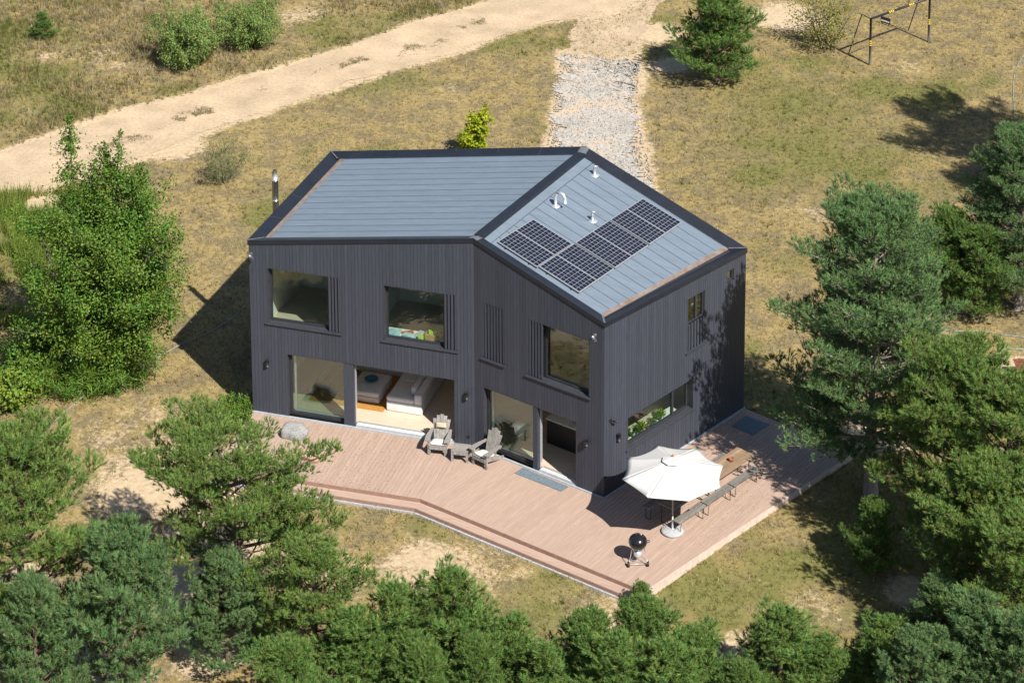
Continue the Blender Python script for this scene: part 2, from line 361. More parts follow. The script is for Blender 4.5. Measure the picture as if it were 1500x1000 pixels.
def path_sheet(name, poly_l, poly_r, m, seed, lift, n=320, cols=10, amp=.16, ragend=0):
    """a worn track between two edge lines, ragged edges, laid just above the ground"""
    rs = np.random.RandomState(seed)
    def resample(pl):
        pl = np.array(pl); d = np.concatenate([[0], np.cumsum(np.linalg.norm(np.diff(pl, axis=0), axis=1))]); t = np.linspace(0, d[-1], n)
        return np.stack([np.interp(t, d, pl[:, 0]), np.interp(t, d, pl[:, 1])], -1)
    a = resample(poly_l); b = resample(poly_r)
    w = (b - a) / np.linalg.norm(b - a, axis=1)[:, None]
    def wob(k): return (vnoise(np.arange(n) * 1., np.full(n, k * 9.), 9, seed + k) - .5) * 2.2 * amp + (rs.rand(n) - .5) * amp * 1.2
    a = a + w * wob(1)[:, None]; b = b + w * wob(2)[:, None]
    t = np.linspace(0, 1, cols)[None, :, None]; P = a[:, None] * (1 - t) + b[:, None] * t
    if ragend:      # the far end frays out instead of stopping square
        k = n // 4; dv = unit(P[0, cols // 2] - P[k, cols // 2]); am = (vnoise(np.arange(cols) * 1., np.zeros(cols), 4, seed + 7) - .55) * 2 * ragend + (rs.rand(cols) - .5) * ragend * .12
        P[:k] += (am[None, :, None] * ((1 - np.arange(k) / k) ** 1.0)[:, None, None]) * dv
    Z = height(P[..., 0], P[..., 1]) + lift
    V = np.concatenate([P, Z[..., None]], -1).reshape(-1, 3); idx = np.arange(n * cols).reshape(n, cols)
    Q = np.stack([idx[:-1, :-1], idx[:-1, 1:], idx[1:, 1:], idx[1:, :-1]], -1).reshape(-1, 4)
    me = bpy.data.meshes.new(name); me.from_pydata(V.tolist(), [], Q.tolist()); me.polygons.foreach_set('use_smooth', np.ones(len(Q), bool)); me.update()
    return link(name, me, m)
def track_material(name, stops, blend=None):
    m, N, L, P = new_mat(name); P.inputs['Roughness'].default_value = .95; P.inputs['Specular IOR Level'].default_value = .1
    tc = N.new('ShaderNodeTexCoord')
    z = N.new('ShaderNodeTexNoise'); z.inputs['Scale'].default_value = 7; z.inputs['Detail'].default_value = 9; z.inputs['Roughness'].default_value = .75; L.new(tc.outputs['Object'], z.inputs['Vector'])
    c = N.new('ShaderNodeValToRGB'); e = c.color_ramp.elements
    while len(e) < len(stops): e.new(.5)
    for k, (q, rgb) in zip(e, stops): k.position = q; k.color = (*rgb, 1)
    L.new(z.outputs[0], c.inputs[0])
    z2 = N.new('ShaderNodeTexNoise'); z2.inputs['Scale'].default_value = .7; z2.inputs['Detail'].default_value = 4; L.new(tc.outputs['Object'], z2.inputs['Vector'])
    hv = N.new('ShaderNodeHueSaturation'); mr = N.new('ShaderNodeMapRange'); mr.inputs['From Min'].default_value = .3; mr.inputs['From Max'].default_value = .7; mr.inputs['To Min'].default_value = .82; mr.inputs['To Max'].default_value = 1.1
    src = c.outputs[0]
    if blend:      # bare sand showing through in places
        x = N.new('ShaderNodeMix'); x.data_type = 'RGBA'; r3 = N.new('ShaderNodeMapRange'); r3.inputs['From Min'].default_value = .50; r3.inputs['From Max'].default_value = .66; L.new(z2.outputs[0], r3.inputs[0]); L.new(r3.outputs[0], x.inputs[0]); L.new(src, x.inputs[6]); x.inputs[7].default_value = (*blend, 1); src = x.outputs[2]
    L.new(z2.outputs[0], mr.inputs[0]); L.new(mr.outputs[0], hv.inputs['Value']); L.new(src, hv.inputs['Color']); L.new(hv.outputs[0], P.inputs['Base Color'])
    bp = N.new('ShaderNodeBump'); bp.inputs['Strength'].default_value = .5; bp.inputs['Distance'].default_value = .03; L.new(z.outputs[0], bp.inputs['Height']); L.new(bp.outputs[0], P.inputs['Normal'])
    return m
M['sandroad'] = track_material('sand_road', [(.25, (.29, .21, .13)), (.5, (.44, .335, .225)), (.75, (.52, .41, .29))])
M['gravel'] = track_material('pale_gravel', [(.28, (.21, .185, .155)), (.5, (.40, .365, .325)), (.72, (.52, .49, .45))], (.42, .33, .235))
tag(path_sheet('sand_road', [pix(*q)[:2] for q in road_up], [pix(*q)[:2] for q in road_lo], M['sandroad'], 5, .012), 'worn pale sand road curving past the house', 'road', kind='structure')
tag(path_sheet('gravel_driveway', [pix(*q)[:2] for q in drive_l], [pix(*q)[:2] for q in drive_r], M['gravel'], 9, .040, n=260, cols=24, amp=.40, ragend=1.0), 'pale grey gravel driveway from the sand road to the house', 'driveway', kind='structure')

tag(path_sheet('sand_track', [pix(*q)[:2] for q in ((900, 0), (850, 22), (836, 50), (829, 78), (826, 98))], [pix(*q)[:2] for q in ((995, -15), (960, 15), (944, 38), (937, 67), (931, 104))], M['sandroad'], 13, .020, n=120, cols=10), 'sandy mouth of the driveway where it leaves the sand road', 'track', kind='structure')
# ------------------------------------------------------------------ house
house = empty('house', (8.5, 2.5, 0), 0, 'charcoal timber-clad two-storey house with a bent plan and grey roof', 'house')
bpy.context.view_layer.update()
HINV = house.matrix_world.inverted()
def hp(o, parent=house):
    """parent keeping world coordinates (all house meshes are written in world coordinates)"""
    o.parent = parent; o.matrix_parent_inverse = (parent.matrix_world.inverted() if parent is not house else HINV); return o
class Wall:
    def __init__(s, a, b, za, zb):
        s.a = np.array(a); s.b = np.array(b); s.L = float(np.linalg.norm(s.b - s.a)); s.d = (s.b - s.a) / s.L
        s.n = np.array((-s.d[1], s.d[0])); s.za, s.zb = za, zb            # n points into the house
    def p(s, t, dep, z): q = s.a + s.d * t + s.n * dep; return (q[0], q[1], z)
    def top(s, t): return s.za + (s.zb - s.za) * t / s.L
    def blk(s, mb, t0, t1, d0, d1, z0, z1, slope=False):
        za, zb = (s.top(t0) + z1, s.top(t1) + z1) if slope else (z1, z1)
        return mb.hexa([s.p(t0, d0, z0), s.p(t1, d0, z0), s.p(t1, d1, z0), s.p(t0, d1, z0)], [s.p(t0, d0, za), s.p(t1, d0, zb), s.p(t1, d1, zb), s.p(t0, d1, za)])
    def panel(s, mb, t0, t1, d0, d1, ops, off=-.02, zb=0.0):
        ts = sorted({t0, t1} | {min(max(q, t0), t1) for o in ops for q in o[:2]})
        for u, v in zip(ts[:-1], ts[1:]):
            if v - u < 1e-4: continue
            m = (u + v) / 2; cuts = sorted([(o[2], o[3]) for o in ops if o[0] < m < o[1]]); z = zb
            for c0, c1 in cuts:
                if c0 > z + .005: s.blk(mb, u, v, d0, d1, z, c0)
                z = c1
            s.blk(mb, u, v, d0, d1, z, off, True)
        return mb
WL, WR, WS = Wall(PA, PB, ZA, ZB), Wall(PB, PC, ZB, ZC), Wall(PC, PD, ZC, ZD)
WBR, WBL, WW = Wall(PD, PE, ZD, ZE), Wall(PE, PF, ZE, ZA), Wall(PF, PA, ZA, ZA)
OPL = [(.652, 3.313, 3.41, 5.45), (4.856, 7.451, 3.40, 5.43), (1.30, 7.363, 0, 2.36)]
OPR = [(.367, 1.227, 3.38, 5.40), (2.193, 4.655, 3.35, 5.37), (.34, 4.148, 0, 2.33)]
OPS = [(1.185, 4.643, 1.20, 2.33), (4.279, 5.224, 3.386, 5.313), (6.387, 6.816, 5.05, 5.51)]
PITCH = .1245
for w, ops, nm in ((WL, OPL, 'front_wall'), (WR, OPR, 'front_wall'), (WS, OPS, 'side_wall'), (WBR, [], 'back_wall'), (WBL, [], 'back_wall'), (WW, [], 'side_wall')):
    seen = w in (WL, WR, WS)
    core = hp(w.panel(MB(), .05, w.L - .05, .03, .30, ops).build(nm, M['core']))
    # vertical boards with open joints, each board its own piece on the walls in view
    n = int(round(w.L / PITCH)); rs = random.Random(int(w.L * 100)); hidden = MB()
    lo, hi = (0.0, w.L)
    for k in range(n):
        t0 = lo + (hi - lo) * k / n + .004; t1 = lo + (hi - lo) * (k + 1) / n - .004
        dj = rs.uniform(-.004, .004)
        if seen:
            ts = sorted({t0, t1} | {q for o in ops for q in o[:2] if t0 + .004 < q < t1 - .004})
            for u, v in zip(ts[:-1], ts[1:]):      # a board is cut where an opening meets it
                z = .03; mid = (u + v) / 2
                for c0, c1 in sorted((o[2], o[3]) for o in ops if o[0] < mid < o[1]):
                    if c0 > z + .02: hp(w.blk(MB(), u, v, 0, .032, z, c0).build('cladding_board', M['clad']), core)
                    z = c1
                hp(w.blk(MB(), u, v, 0, .032, z, -.004, True).build('cladding_board', M['clad']), core)
        else: w.panel(hidden, t0, t1, dj, .032, ops, off=-.03, zb=.03)
    if not seen: tag(hp(hidden.build('cladding', M['clad']), core), kind='stuff')
    hp(w.panel(MB(), .30, w.L - .30, .302, .32, ops, off=-.3).build('inner_wall', M['wallin']), core)
    hp(w.blk(MB(), -.02, w.L + .02, -.06, .02, -.02, .028).build('base_strip', M['strip']), core)

def inset(poly, d):
    out = []; n = len(poly)
    for i in range(n):
        a, b, c = poly[i - 1], poly[i], poly[(i + 1) % n]; e1 = unit(b - a); e2 = unit(c - b)
        n1 = np.array((-e1[1], e1[0])); n2 = np.array((-e2[1], e2[0])); k = n1 + n2; k /= (k @ n1)
        out.append(b + k * d)
    return out
inner = inset(FOOT, .31)
hp(MB().prism(inner, -.1, .03).build('ground_floor', M['floor']))
hp(MB().prism(inner, 2.50, 2.96).build('upper_floor', M['floor']))
hp(MB().prism(inner, 2.47, 2.498).build('ceiling', M['white']))
pt = MB()          # partitions
pt.box((4.0, .33, 2.97), (4.12, 4.0, 5.9)); pt.box((.33, 3.6, 2.97), (8.4, 3.72, 5.9)); pt.box((8.1, .33, 2.97), (8.22, 3.58, 5.9))
pt.box((.33, 5.2, .04), (9.0, 5.3, 2.46))
pt.hexa([(9.4, 2.6, 2.97), (13.8, 1.1, 2.97), (13.8, 1.22, 2.97), (9.4, 2.72, 2.97)], [(9.4, 2.6, 5.6), (13.8, 1.1, 5.6), (13.8, 1.22, 5.6), (9.4, 2.72, 5.6)])
pt.box((8.6, 3.6, .04), (15.0, 3.7, 2.46))
hp(pt.build('inner_partition', M['wallin']))

def window(w, op, glass, slats=None, frame=.055, dep=.20, bars=(), label=None, sill=True, hslat=None):
    """frame (the part) > reveal, sill, pane, slat"""
    t0, t1, z0, z1 = op; g0, g1, gz0, gz1 = glass
    mb = MB()
    for a, b, c, d in ((g0, g0 + frame, gz0, gz1), (g1 - frame, g1, gz0, gz1), (g0 + frame, g1 - frame, gz0, gz0 + frame), (g0 + frame, g1 - frame, gz1 - frame, gz1)):
        w.blk(mb, a, b, dep, dep + .07, c, d)
    for b in bars: w.blk(mb, b - .045, b + .045, dep - .004, dep + .074, gz0 + frame, gz1 - frame)
    fr = hp(mb.build('window', M['frame']))
    if label: fr['label'] = label
    rv = MB(); e = .03
    w.blk(rv, t0, t0 + e, .002, .32, z0 + e, z1); w.blk(rv, t1 - e, t1, .002, .32, z0 + e, z1); w.blk(rv, t0 + e, t1 - e, .002, .32, z1 - e, z1 - .001)
    hp(rv.build('reveal', M['trim']), fr)
    if sill:
        sm = MB(); sm.hexa([w.p(t0 - .10, -.055, z0 - .05), w.p(t1 + .06, -.055, z0 - .05), w.p(t1 + .06, .33, z0 - .02), w.p(t0 - .10, .33, z0 - .02)],
                           [w.p(t0 - .10, -.055, z0 - .012), w.p(t1 + .06, -.055, z0 - .012), w.p(t1 + .06, .33, z0 + .03), w.p(t0 - .10, .33, z0 + .03)])
        hp(sm.build('sill', M['trim']), fr)
    edges = [g0 + frame] + [q for b in bars for q in (b - .045, b + .045)] + [g1 - frame]
    for a, b in zip(edges[::2], edges[1::2]):
        hp(w.blk(MB(), a, b, dep + .03, dep + .045, gz0 + frame, gz1 - frame).build('pane', M['glass']), fr)
    if slats:
        s0, s1, n, sz0, sz1 = slats; step = (s1 - s0) / n
        for k in range(n): hp(w.blk(MB(), s0 + step * (k + .45), s0 + step * (k + 1.0), .004, .05, sz0, sz1).build('slat', M['clad']), fr)
        hp(w.blk(MB(), s0, s1, .19, .198, sz0, sz1).build('back_panel', M['blackm']), fr)
    return fr
window(WL, OPL[0], (.682, 2.83, 3.44, 5.42), (2.83, 3.29, 4, 3.42, 5.44), label='large upstairs window beside the flue corner with slats at its right')
window(WL, OPL[1], (4.886, 6.96, 3.43, 5.40), (6.96, 7.43, 4, 3.41, 5.42), label='large upstairs window with books and toys behind the pane')
window(WR, OPR[0], (.397, 1.197, 3.41, 5.37), (.367, 1.227, 7, 3.39, 5.39), label='narrow upstairs window wholly covered by vertical slats')
window(WR, OPR[1], (2.76, 4.625, 3.38, 5.34), (2.193, 2.78, 5, 3.36, 5.36), label='large upstairs window with slats at its left, by the house corner')
window(WS, OPS[0], (1.30, 4.50, 1.24, 2.30), bars=(3.72,), dep=.16, label='wide low kitchen window with plants along the sill')
window(WS, OPS[1], (4.309, 5.194, 4.36, 5.28), (4.279, 5.224, 6, 3.40, 4.34), bars=(4.80,), dep=.06, label='upstairs side window above a slatted panel')
window(WS, OPS[2], (6.41, 6.79, 5.08, 5.48), dep=.05, sill=False, label='tiny square vent window under the eave')
def door(w, op, fixed, post, label):
    t0, t1, z0, z1 = op; g0, g1 = fixed; p0, p1 = post
    mb = MB()
    for a, b, c, d in ((g0, g0 + .07, .03, z1 - .03), (g1 - .07, g1, .03, z1 - .03), (g0 + .07, g1 - .07, .03, .13), (g0 + .07, g1 - .07, z1 - .09, z1 - .03)): w.blk(mb, a, b, .18, .26, c, d)
    fr = hp(mb.build('sliding_door', M['frame'])); fr['label'] = label
    hp(w.blk(MB(), g0 + .07, g1 - .07, .21, .225, .13, z1 - .09).build('pane', M['glass']), fr)
    # the leaf slid open behind the fixed light
    lf = MB(); q0, q1 = g0 + .12, g1 + .10
    for a, b, c, d in ((q0, q0 + .07, .05, z1 - .05), (q1 - .07, q1, .05, z1 - .05), (q0 + .07, q1 - .07, .05, .13), (q0 + .07, q1 - .07, z1 - .12, z1 - .05)): w.blk(lf, a, b, .275, .335, c, d)
    lo = hp(lf.build('open_leaf', M['alu']), fr)
    hp(w.blk(MB(), q0 + .07, q1 - .07, .30, .312, .13, z1 - .12).build('leaf_pane', M['glass']), fr)
    hp(w.blk(MB(), p0, p1, .02, .26, .02, z1 - .001).build('post', M['clad']), fr)
    hp(w.blk(MB(), p1 + .002, p1 + .024, .16, .27, .04, z1 - .03).build('jamb', M['alu']), fr)
    hp(w.blk(MB(), p1 + .05, t1 - .02, .03, .34, .02, .055).build('threshold', M['alu']), fr)
    for k in (.10, .18): hp(w.blk(MB(), p1 + .06, t1 - .04, k, k + .03, .056, .07).build('track', M['white']), fr)
    rv = MB(); w.blk(rv, t0, t0 + .03, .002, .34, .03, z1); w.blk(rv, t1 - .03, t1, .002, .34, .03, z1); w.blk(rv, t0 + .03, t1 - .03, .002, .34, z1 - .03, z1 - .001)
    hp(rv.build('reveal', M['trim']), fr)
door(WL, OPL[2], (1.34, 3.38), (3.36, 3.72), 'wide living room sliding door standing open')
door(WR, OPR[2], (.38, 2.42), (2.38, 2.56), 'kitchen sliding door standing open beside the island')

# ---- roof
def bil(c, u, v):
    a, b, cc, d = c; return a * (1 - u) * (1 - v) + b * u * (1 - v) + cc * u * v + d * (1 - u) * v
def P3(q, z): return np.array((q[0], q[1], z))
RL = [P3(PA, ZA), P3(PB, ZB), P3(PE, ZE), P3(PF, ZA)]
RR = [P3(PB, ZB), P3(PC, ZC), P3(PD, ZD), P3(PE, ZE)]
rf = MB()
FI = inset(FOOT, .06)
for ids in ((0, 1, 4, 5), (1, 2, 3, 4)): rf.hexa([P3(FI[k], ZT[k] - .26) for k in ids], [P3(FI[k], ZT[k] - .012) for k in ids])
roof = hp(rf.build('roof', M['core']))
def sheets(c, u0, u1, v0, v1, n):
    upz = np.array((0, 0, 1.0)); nv = [v0 + (v1 - v0) * k / n for k in range(n + 1)]
    for k in range(n):
        mb = MB(); a, b = nv[k], nv[k + 1]
        q = [bil(c, u0, a), bil(c, u1, a), bil(c, u1, b), bil(c, u0, b)]
        mb.hexa([x for x in q], [x + upz * .02 for x in q])
        o = hp(mb.build('roof_sheet', M['sheetL']), roof)
    for k in range(n + 1):      # standing seams between the sheets
        a = nv[k]; w = .010 / 7.5; mb = MB(); q = [bil(c, u0, a - w), bil(c, u1, a - w), bil(c, u1, a + w), bil(c, u0, a + w)]
        mb.hexa([x + upz * .012 for x in q], [x + upz * .034 for x in q]); hp(mb.build('standing_seam', M['seam']), roof)
sheets(RL, .075, .985, .055, .945, 14)
sheets(RR, .085, .91, .055, .945, 14)
# cross flashing by the ridge on the sunny slope
q = [bil(RR, .03, .05), bil(RR, .08, .05), bil(RR, .08, .95), bil(RR, .03, .95)]; mb = MB(); mb.hexa(q, [x + np.array((0, 0, .024)) for x in q]); hp(mb.build('ridge_flashing', M['sheetL']), roof)
for c, (u0, u1) in ((RL, (.052, .074)), (RR, (.911, .936))):
    q = [bil(c, u0, .05), bil(c, u1, .05), bil(c, u1, .95), bil(c, u0, .95)]; mb = MB(); mb.hexa(q, [x + np.array((0, 0, .03)) for x in q]); hp(mb.build('gutter', M['gutter']), roof)
OUT, INN = inset(FOOT, -.035), inset(FOOT, .40)
def roof_z(i, q):
    """roofline height at footprint point q near corner i"""
    return ZT[i]
for i in range(6):
    j = (i + 1) % 6; o0, o1, i0, i1 = OUT[i], OUT[j], INN[i], INN[j]; z0, z1 = ZT[i], ZT[j]
    # slope of the roofline along the run, extended to the mitre corners
    e = unit(FOOT[j] - FOOT[i]); L = np.linalg.norm(FOOT[j] - FOOT[i]); zz = lambda q: z0 + (z1 - z0) * ((q - FOOT[i]) @ e) / L
    lo = [P3(o0, zz(o0) + .0), P3(o1, zz(o1) + .0), P3(i1, zz(i1) - .02), P3(i0, zz(i0) - .02)]
    hi = [P3(o0, zz(o0) + .165), P3(o1, zz(o1) + .165), P3(i1, zz(i1) + .05), P3(i0, zz(i0) + .05)]
    mb = MB(); mb.hexa(lo, hi); hp(mb.build('coping', M['coping'], bevel=.012), roof)
    # thin dark batten under the drip edge
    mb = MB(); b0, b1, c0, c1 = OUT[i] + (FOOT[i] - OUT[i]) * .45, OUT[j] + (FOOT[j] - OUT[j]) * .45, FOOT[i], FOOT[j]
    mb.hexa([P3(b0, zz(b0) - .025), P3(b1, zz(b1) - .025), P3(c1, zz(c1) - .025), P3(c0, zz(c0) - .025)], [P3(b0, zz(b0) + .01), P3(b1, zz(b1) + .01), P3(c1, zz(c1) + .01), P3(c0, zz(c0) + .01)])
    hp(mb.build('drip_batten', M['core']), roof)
    nj = int(L / 1.6)
    for k in range(1, nj):     # lapped joints in the metal
        t = k / nj; a = o0 + (o1 - o0) * t; b = i0 + (i1 - i0) * t; za = z0 + (z1 - z0) * t; dv = e * .012
        m2 = MB(); m2.hexa([P3(a - dv, za + .16), P3(a + dv, za + .16), P3(b + dv, za + .045), P3(b - dv, za + .045)], [P3(a - dv, za + .171), P3(a + dv, za + .171), P3(b + dv, za + .056), P3(b - dv, za + .056)])
        hp(m2.build('coping_joint', M['trim']), roof)
# ridge cap between the two slopes
rd = unit(PE - PB); rn = np.array((rd[1], -rd[0])); mb = MB(); r0, r1 = INN[1] - rd * .05, INN[4] + rd * .05
zr = lambda q: ZB + (ZE - ZB) * ((q - PB) @ rd) / np.linalg.norm(PE - PB)
L0, L1, R1, R0 = r0 - rn * .16, r1 - rn * .16, r1 + rn * .18, r0 + rn * .18
mb.hexa([P3(x, zr(x) - .06) for x in (L0, R0, R1, L1)], [P3(x, zr(x) + .10) for x in (L0, R0, R1, L1)]); hp(mb.build('ridge_cap', M['coping'], bevel=.012), roof)
def corner_cap(i, w0, w1):
    a0, a1 = OUT[i], INN[i]; e1 = unit(FOOT[i] - FOOT[i - 1]); e2 = unit(FOOT[(i + 1) % 6] - FOOT[i]); m = MB()
    q = [a0 - e1 * w0 , a0 + e2 * w1, a1 + e2 * w1, a1 - e1 * w0]
    zc = ZT[i]
    def zz(p):
        s1 = (ZT[i] - ZT[i - 1]) / np.linalg.norm(FOOT[i] - FOOT[i - 1]); s2 = (ZT[(i + 1) % 6] - ZT[i]) / np.linalg.norm(FOOT[(i + 1) % 6] - FOOT[i])
        return zc
    def top(p, outer):
        k1 = (p - FOOT[i]) @ e1; k2 = (p - FOOT[i]) @ e2
        s1 = (ZT[i] - ZT[i - 1]) / np.linalg.norm(FOOT[i] - FOOT[i - 1]); s2 = (ZT[(i + 1) % 6] - ZT[i]) / np.linalg.norm(FOOT[(i + 1) % 6] - FOOT[i])
        return zc + (s1 * min(k1, 0) + s2 * max(k2, 0)) + (.165 if outer else .05)
    for s, (p0, p1) in enumerate(((q[0], a0), (a0, q[1]))):
        p3, p2 = (q[3], a1) if s == 0 else (a1, q[2])
        m.hexa([P3(p0, top(p0, 1) + .004), P3(p1, top(p1, 1) + .004), P3(p2, top(p2, 0) + .004), P3(p3, top(p3, 0) + .004)],
               [P3(p0, top(p0, 1) + .014), P3(p1, top(p1, 1) + .014), P3(p2, top(p2, 0) + .014), P3(p3, top(p3, 0) + .014)])
    hp(m.build('corner_cap', M['cap']), roof)
for i, w in ((0, .03), (1, .16), (2, .04), (3, .035), (4, .16), (5, .03)): corner_cap(i, w, w)
# vents on the sunny slope
rnorm = np.cross(P3(PC, ZC) - P3(PB, ZB), P3(PD, ZD) - P3(PC, ZC)); rnorm /= np.linalg.norm(rnorm)
RP = P3(PC, ZC)
for (px, py), kind in (((871, 258), 'pipe'), ((868, 325), 'pipe'), ((814, 303), 'goose')):
    b = pixplane(px, py, RP, rnorm); mb = MB()
    mb.lathe([(.17, .03), (.16, .05), (.08, .07), (.055, .08)], b, 16)
    if kind == 'pipe': mb.tube([b + (0, 0, .05), b + (0, 0, .36)], .045, 10); mb.tube([b + (0, 0, .36), b + (.12, .03, .37)], .03, 8)
    else: mb.tube([b + (0, 0, .05), b + (0, 0, .38), b + (.06, -.01, .50), b + (.17, -.04, .56), b + (.29, -.07, .52), b + (.35, -.09, .40), b + (.36, -.09, .22)], .055, 12)
    hp(mb.build('roof_vent', M['alu']), roof)
# flue on the shaded gable
fl = MB(); fx, fy = -.38, 3.35
fl.tube([(fx, fy, .2), (fx, fy, 7.02)], .115, 20); fl.tube([(fx, fy, 7.02), (fx, fy, 7.05)], .145, 20); fl.tube([(fx, fy, 7.05), (fx, fy, 7.36)], [.10, .085], 20)
for z in (5.4, 6.25): fl.tube([(fx, fy, z), (fx, fy, z + .05)], .125, 20)
for z in (1.5, 4.5): fl.bar((fx, fy, z), (.02, fy, z), .04)
flue = hp(fl.build('flue_pipe', M['steel'])); hp(MB().tube([(fx, fy, 7.362), (fx, fy, 7.37)], .07, 16).build('flue_mouth', M['core']), flue)

# ---- small fittings on the walls
def lamp(w, t, z):
    mb = MB(); c = w.p(t, -.09, z); c0 = w.p(t, 0.0, z)
    mb.tube([(c[0], c[1], z - .11), (c[0], c[1], z + .11)], .065, 16); mb.bar(c0, c, .07, .09)
    hp(mb.build('wall_lamp', M['blackm']))
for w, t, z in ((WL, .61, 1.94), (WL, 7.79, 1.88), (WR, 4.59, 1.80), (WS, .64, 1.92)): lamp(w, t, z)
def spot(w, t, z, m, r=.05):
    mb = MB(); a = np.array(w.p(t, 0, z)); b = np.array(w.p(t, -.14, z)); e = np.array(w.p(t + .16, -.20, z - .06))
    mb.tube([a, np.array(w.p(t, -.03, z))], .06, 12); mb.bar(a, b, .03); mb.tube([b, e], r, 12)
    hp(mb.build('security_camera', m))
spot(WL, .08, 5.86, M['cap']); spot(WR, 4.86, 5.62, M['cap']); spot(WS, .30, 2.64, M['blackm'], .035)
hp(WL.blk(MB(), 7.79, 7.87, -.03, .0, .31, .39).build('outdoor_socket', M['blackm']))

# ------------------------------------------------------------------ solar panels
nnr = unit(P3(PB, ZB) - P3(PC, ZC)); crs = np.cross(rnorm, nnr); crs = crs if crs[1] > 0 else -crs
def solar(u, v, label):
    O = RP + rnorm * .10 + crs * u + nnr * v
    W_, H_ = .985, 1.655
    root = empty('solar_panel', tuple(O), 0, label, 'solar panel', 'solar panels on the sunny roof slope'); bpy.context.view_layer.update()
    def q(a, b, h): return crs * a + nnr * b + rnorm * h
    def quadbox(mb, a0, a1, b0, b1, h0, h1): mb.hexa([q(a0, b0, h0), q(a0, b1, h0), q(a1, b1, h0), q(a1, b0, h0)], [q(a0, b0, h1), q(a0, b1, h1), q(a1, b1, h1), q(a1, b0, h1)])
    fr = MB(); f = .018
    for a in ((0, f, 0, H_), (W_ - f, W_, 0, H_), (f, W_ - f, 0, f), (f, W_ - f, H_ - f, H_)): quadbox(fr, *a, -.01, .035)
    fr.build('frame', M['alu'], root)
    ce = MB(); quadbox(ce, f, W_ - f, f, H_ - f, 0, .026); ce.build('cell_sheet', M['cells'], root)
    gl = MB(); g = .0042
    for k in range(1, 6): a = f + (W_ - 2 * f) * k / 6; quadbox(gl, a - g, a + g, f, H_ - f, .0262, .0275)
    for k in range(1, 10): b = f + (H_ - 2 * f) * k / 10; quadbox(gl, f, W_ - f, b - g, b + g, .0276, .0288)
    gl.build('cell_grid', M['gridl'], root)
    rl = MB()
    for b in (.3, 1.3): rl = MB(); quadbox(rl, -.02, W_ + .02, b, b + .04, -.09, -.011); rl.build('mounting_rail', M['blackm'], root)
for u, v, lb in ((.563, 3.193, 'dark solar panel in the offset pair next to the ridge cap'), (.643, 1.503, 'dark solar panel in the row of six, pair below the offset pair'),
                 (2.72, 1.509, 'dark solar panel in the middle pair of the row of six'), (4.80, 1.512, 'dark solar panel in the pair of the row beside the rear coping')):
    for k in (0, 1): solar(u + k * 1.005, v, lb + (', front half', ', rear half')[k])
# ------------------------------------------------------------------ plant builders (numpy)
def fast_mesh(name, V, F, rnd, per, col_=None):
    """triangles; V (n,3), F (m,3); colour attribute random per tuft"""
    V = np.asarray(V, np.float32); F = np.asarray(F, np.int32); me = bpy.data.meshes.new(name)
    me.vertices.add(len(V)); me.vertices.foreach_set('co', V.ravel()); me.loops.add(F.size); me.loops.foreach_set('vertex_index', F.ravel())
    me.polygons.add(len(F)); me.polygons.foreach_set('loop_start', np.arange(0, F.size, 3, dtype=np.int32)); me.polygons.foreach_set('loop_total', np.full(len(F), 3, np.int32))
    me.update(calc_edges=True)
    if col_ is None:
        k = len(V) // per + 1; col_ = np.repeat(rnd.rand(k, 2), per, 0)[:len(V)]
    a = me.color_attributes.new('Col', 'FLOAT_COLOR', 'POINT'); c4 = np.ones((len(V), 4), np.float32); c4[:, :col_.shape[1]] = col_; a.data.foreach_set('color', c4.ravel()); return me
def nrm(v): return v / (np.linalg.norm(v, axis=-1, keepdims=True) + 1e-9)
def needles(g, P, D, K, ln, wd, spread=(.35, 1.15), shoot=.16):
    """P tuft base points, D shoot directions -> K needle triangles per tuft; returns V, F, colours per vertex"""
    n = len(P); D = nrm(D); a = nrm(np.cross(D, g.randn(n, 3))); b = np.cross(D, a)
    th = g.rand(n, K) * 2 * np.pi; an = spread[0] + (spread[1] - spread[0]) * g.rand(n, K); t = g.rand(n, K)
    an = an * (1.15 - .6 * t)
    rad = a[:, None] * np.cos(th)[..., None] + b[:, None] * np.sin(th)[..., None]
    nd = D[:, None] * np.cos(an)[..., None] + rad * np.sin(an)[..., None]
    base = P[:, None] + D[:, None] * (t * shoot)[..., None]
    L = ln * (.7 + .6 * g.rand(n, K)); side = nrm(np.cross(nd, D[:, None] + g.randn(n, K, 3) * .35 + np.array((0, 0, .25)))) * (wd / 2)
    V = np.stack([base - side, base + side, base + nd * L[..., None]], 2).reshape(-1, 3)
    F = np.arange(len(V)).reshape(-1, 3)
    c = np.stack([np.clip(.5 + .22 * g.randn(n), 0, 1), g.rand(n)], -1); c = np.repeat(c, K * 3, 0)
    c[:, 0] = np.clip(c[:, 0] + np.repeat(g.randn(n * K) * .10, 3), 0, 1)
    return V, F, c
def leaf_quads(g, P, ln, wd, D=None, O=None):
    n = len(P); d = nrm(g.randn(n, 3) * .8 + (0 if D is None else D)); s = nrm(np.cross(d, g.randn(n, 3) if O is None else O + g.randn(n, 3) * .45)); L = ln * (.7 + .6 * g.rand(n, 1)); W = wd * (.7 + .6 * g.rand(n, 1))
    nn = np.cross(d, s) * W * .25
    V = np.stack([P, P + d * L * .5 + s * W / 2 + nn, P + d * L, P + d * L * .5 - s * W / 2 + nn], 1).reshape(-1, 3)
    i = np.arange(n)[:, None] * 4; F = np.concatenate([i + np.array([0, 1, 2]), i + np.array([0, 2, 3])], 1).reshape(-1, 3); return V, F
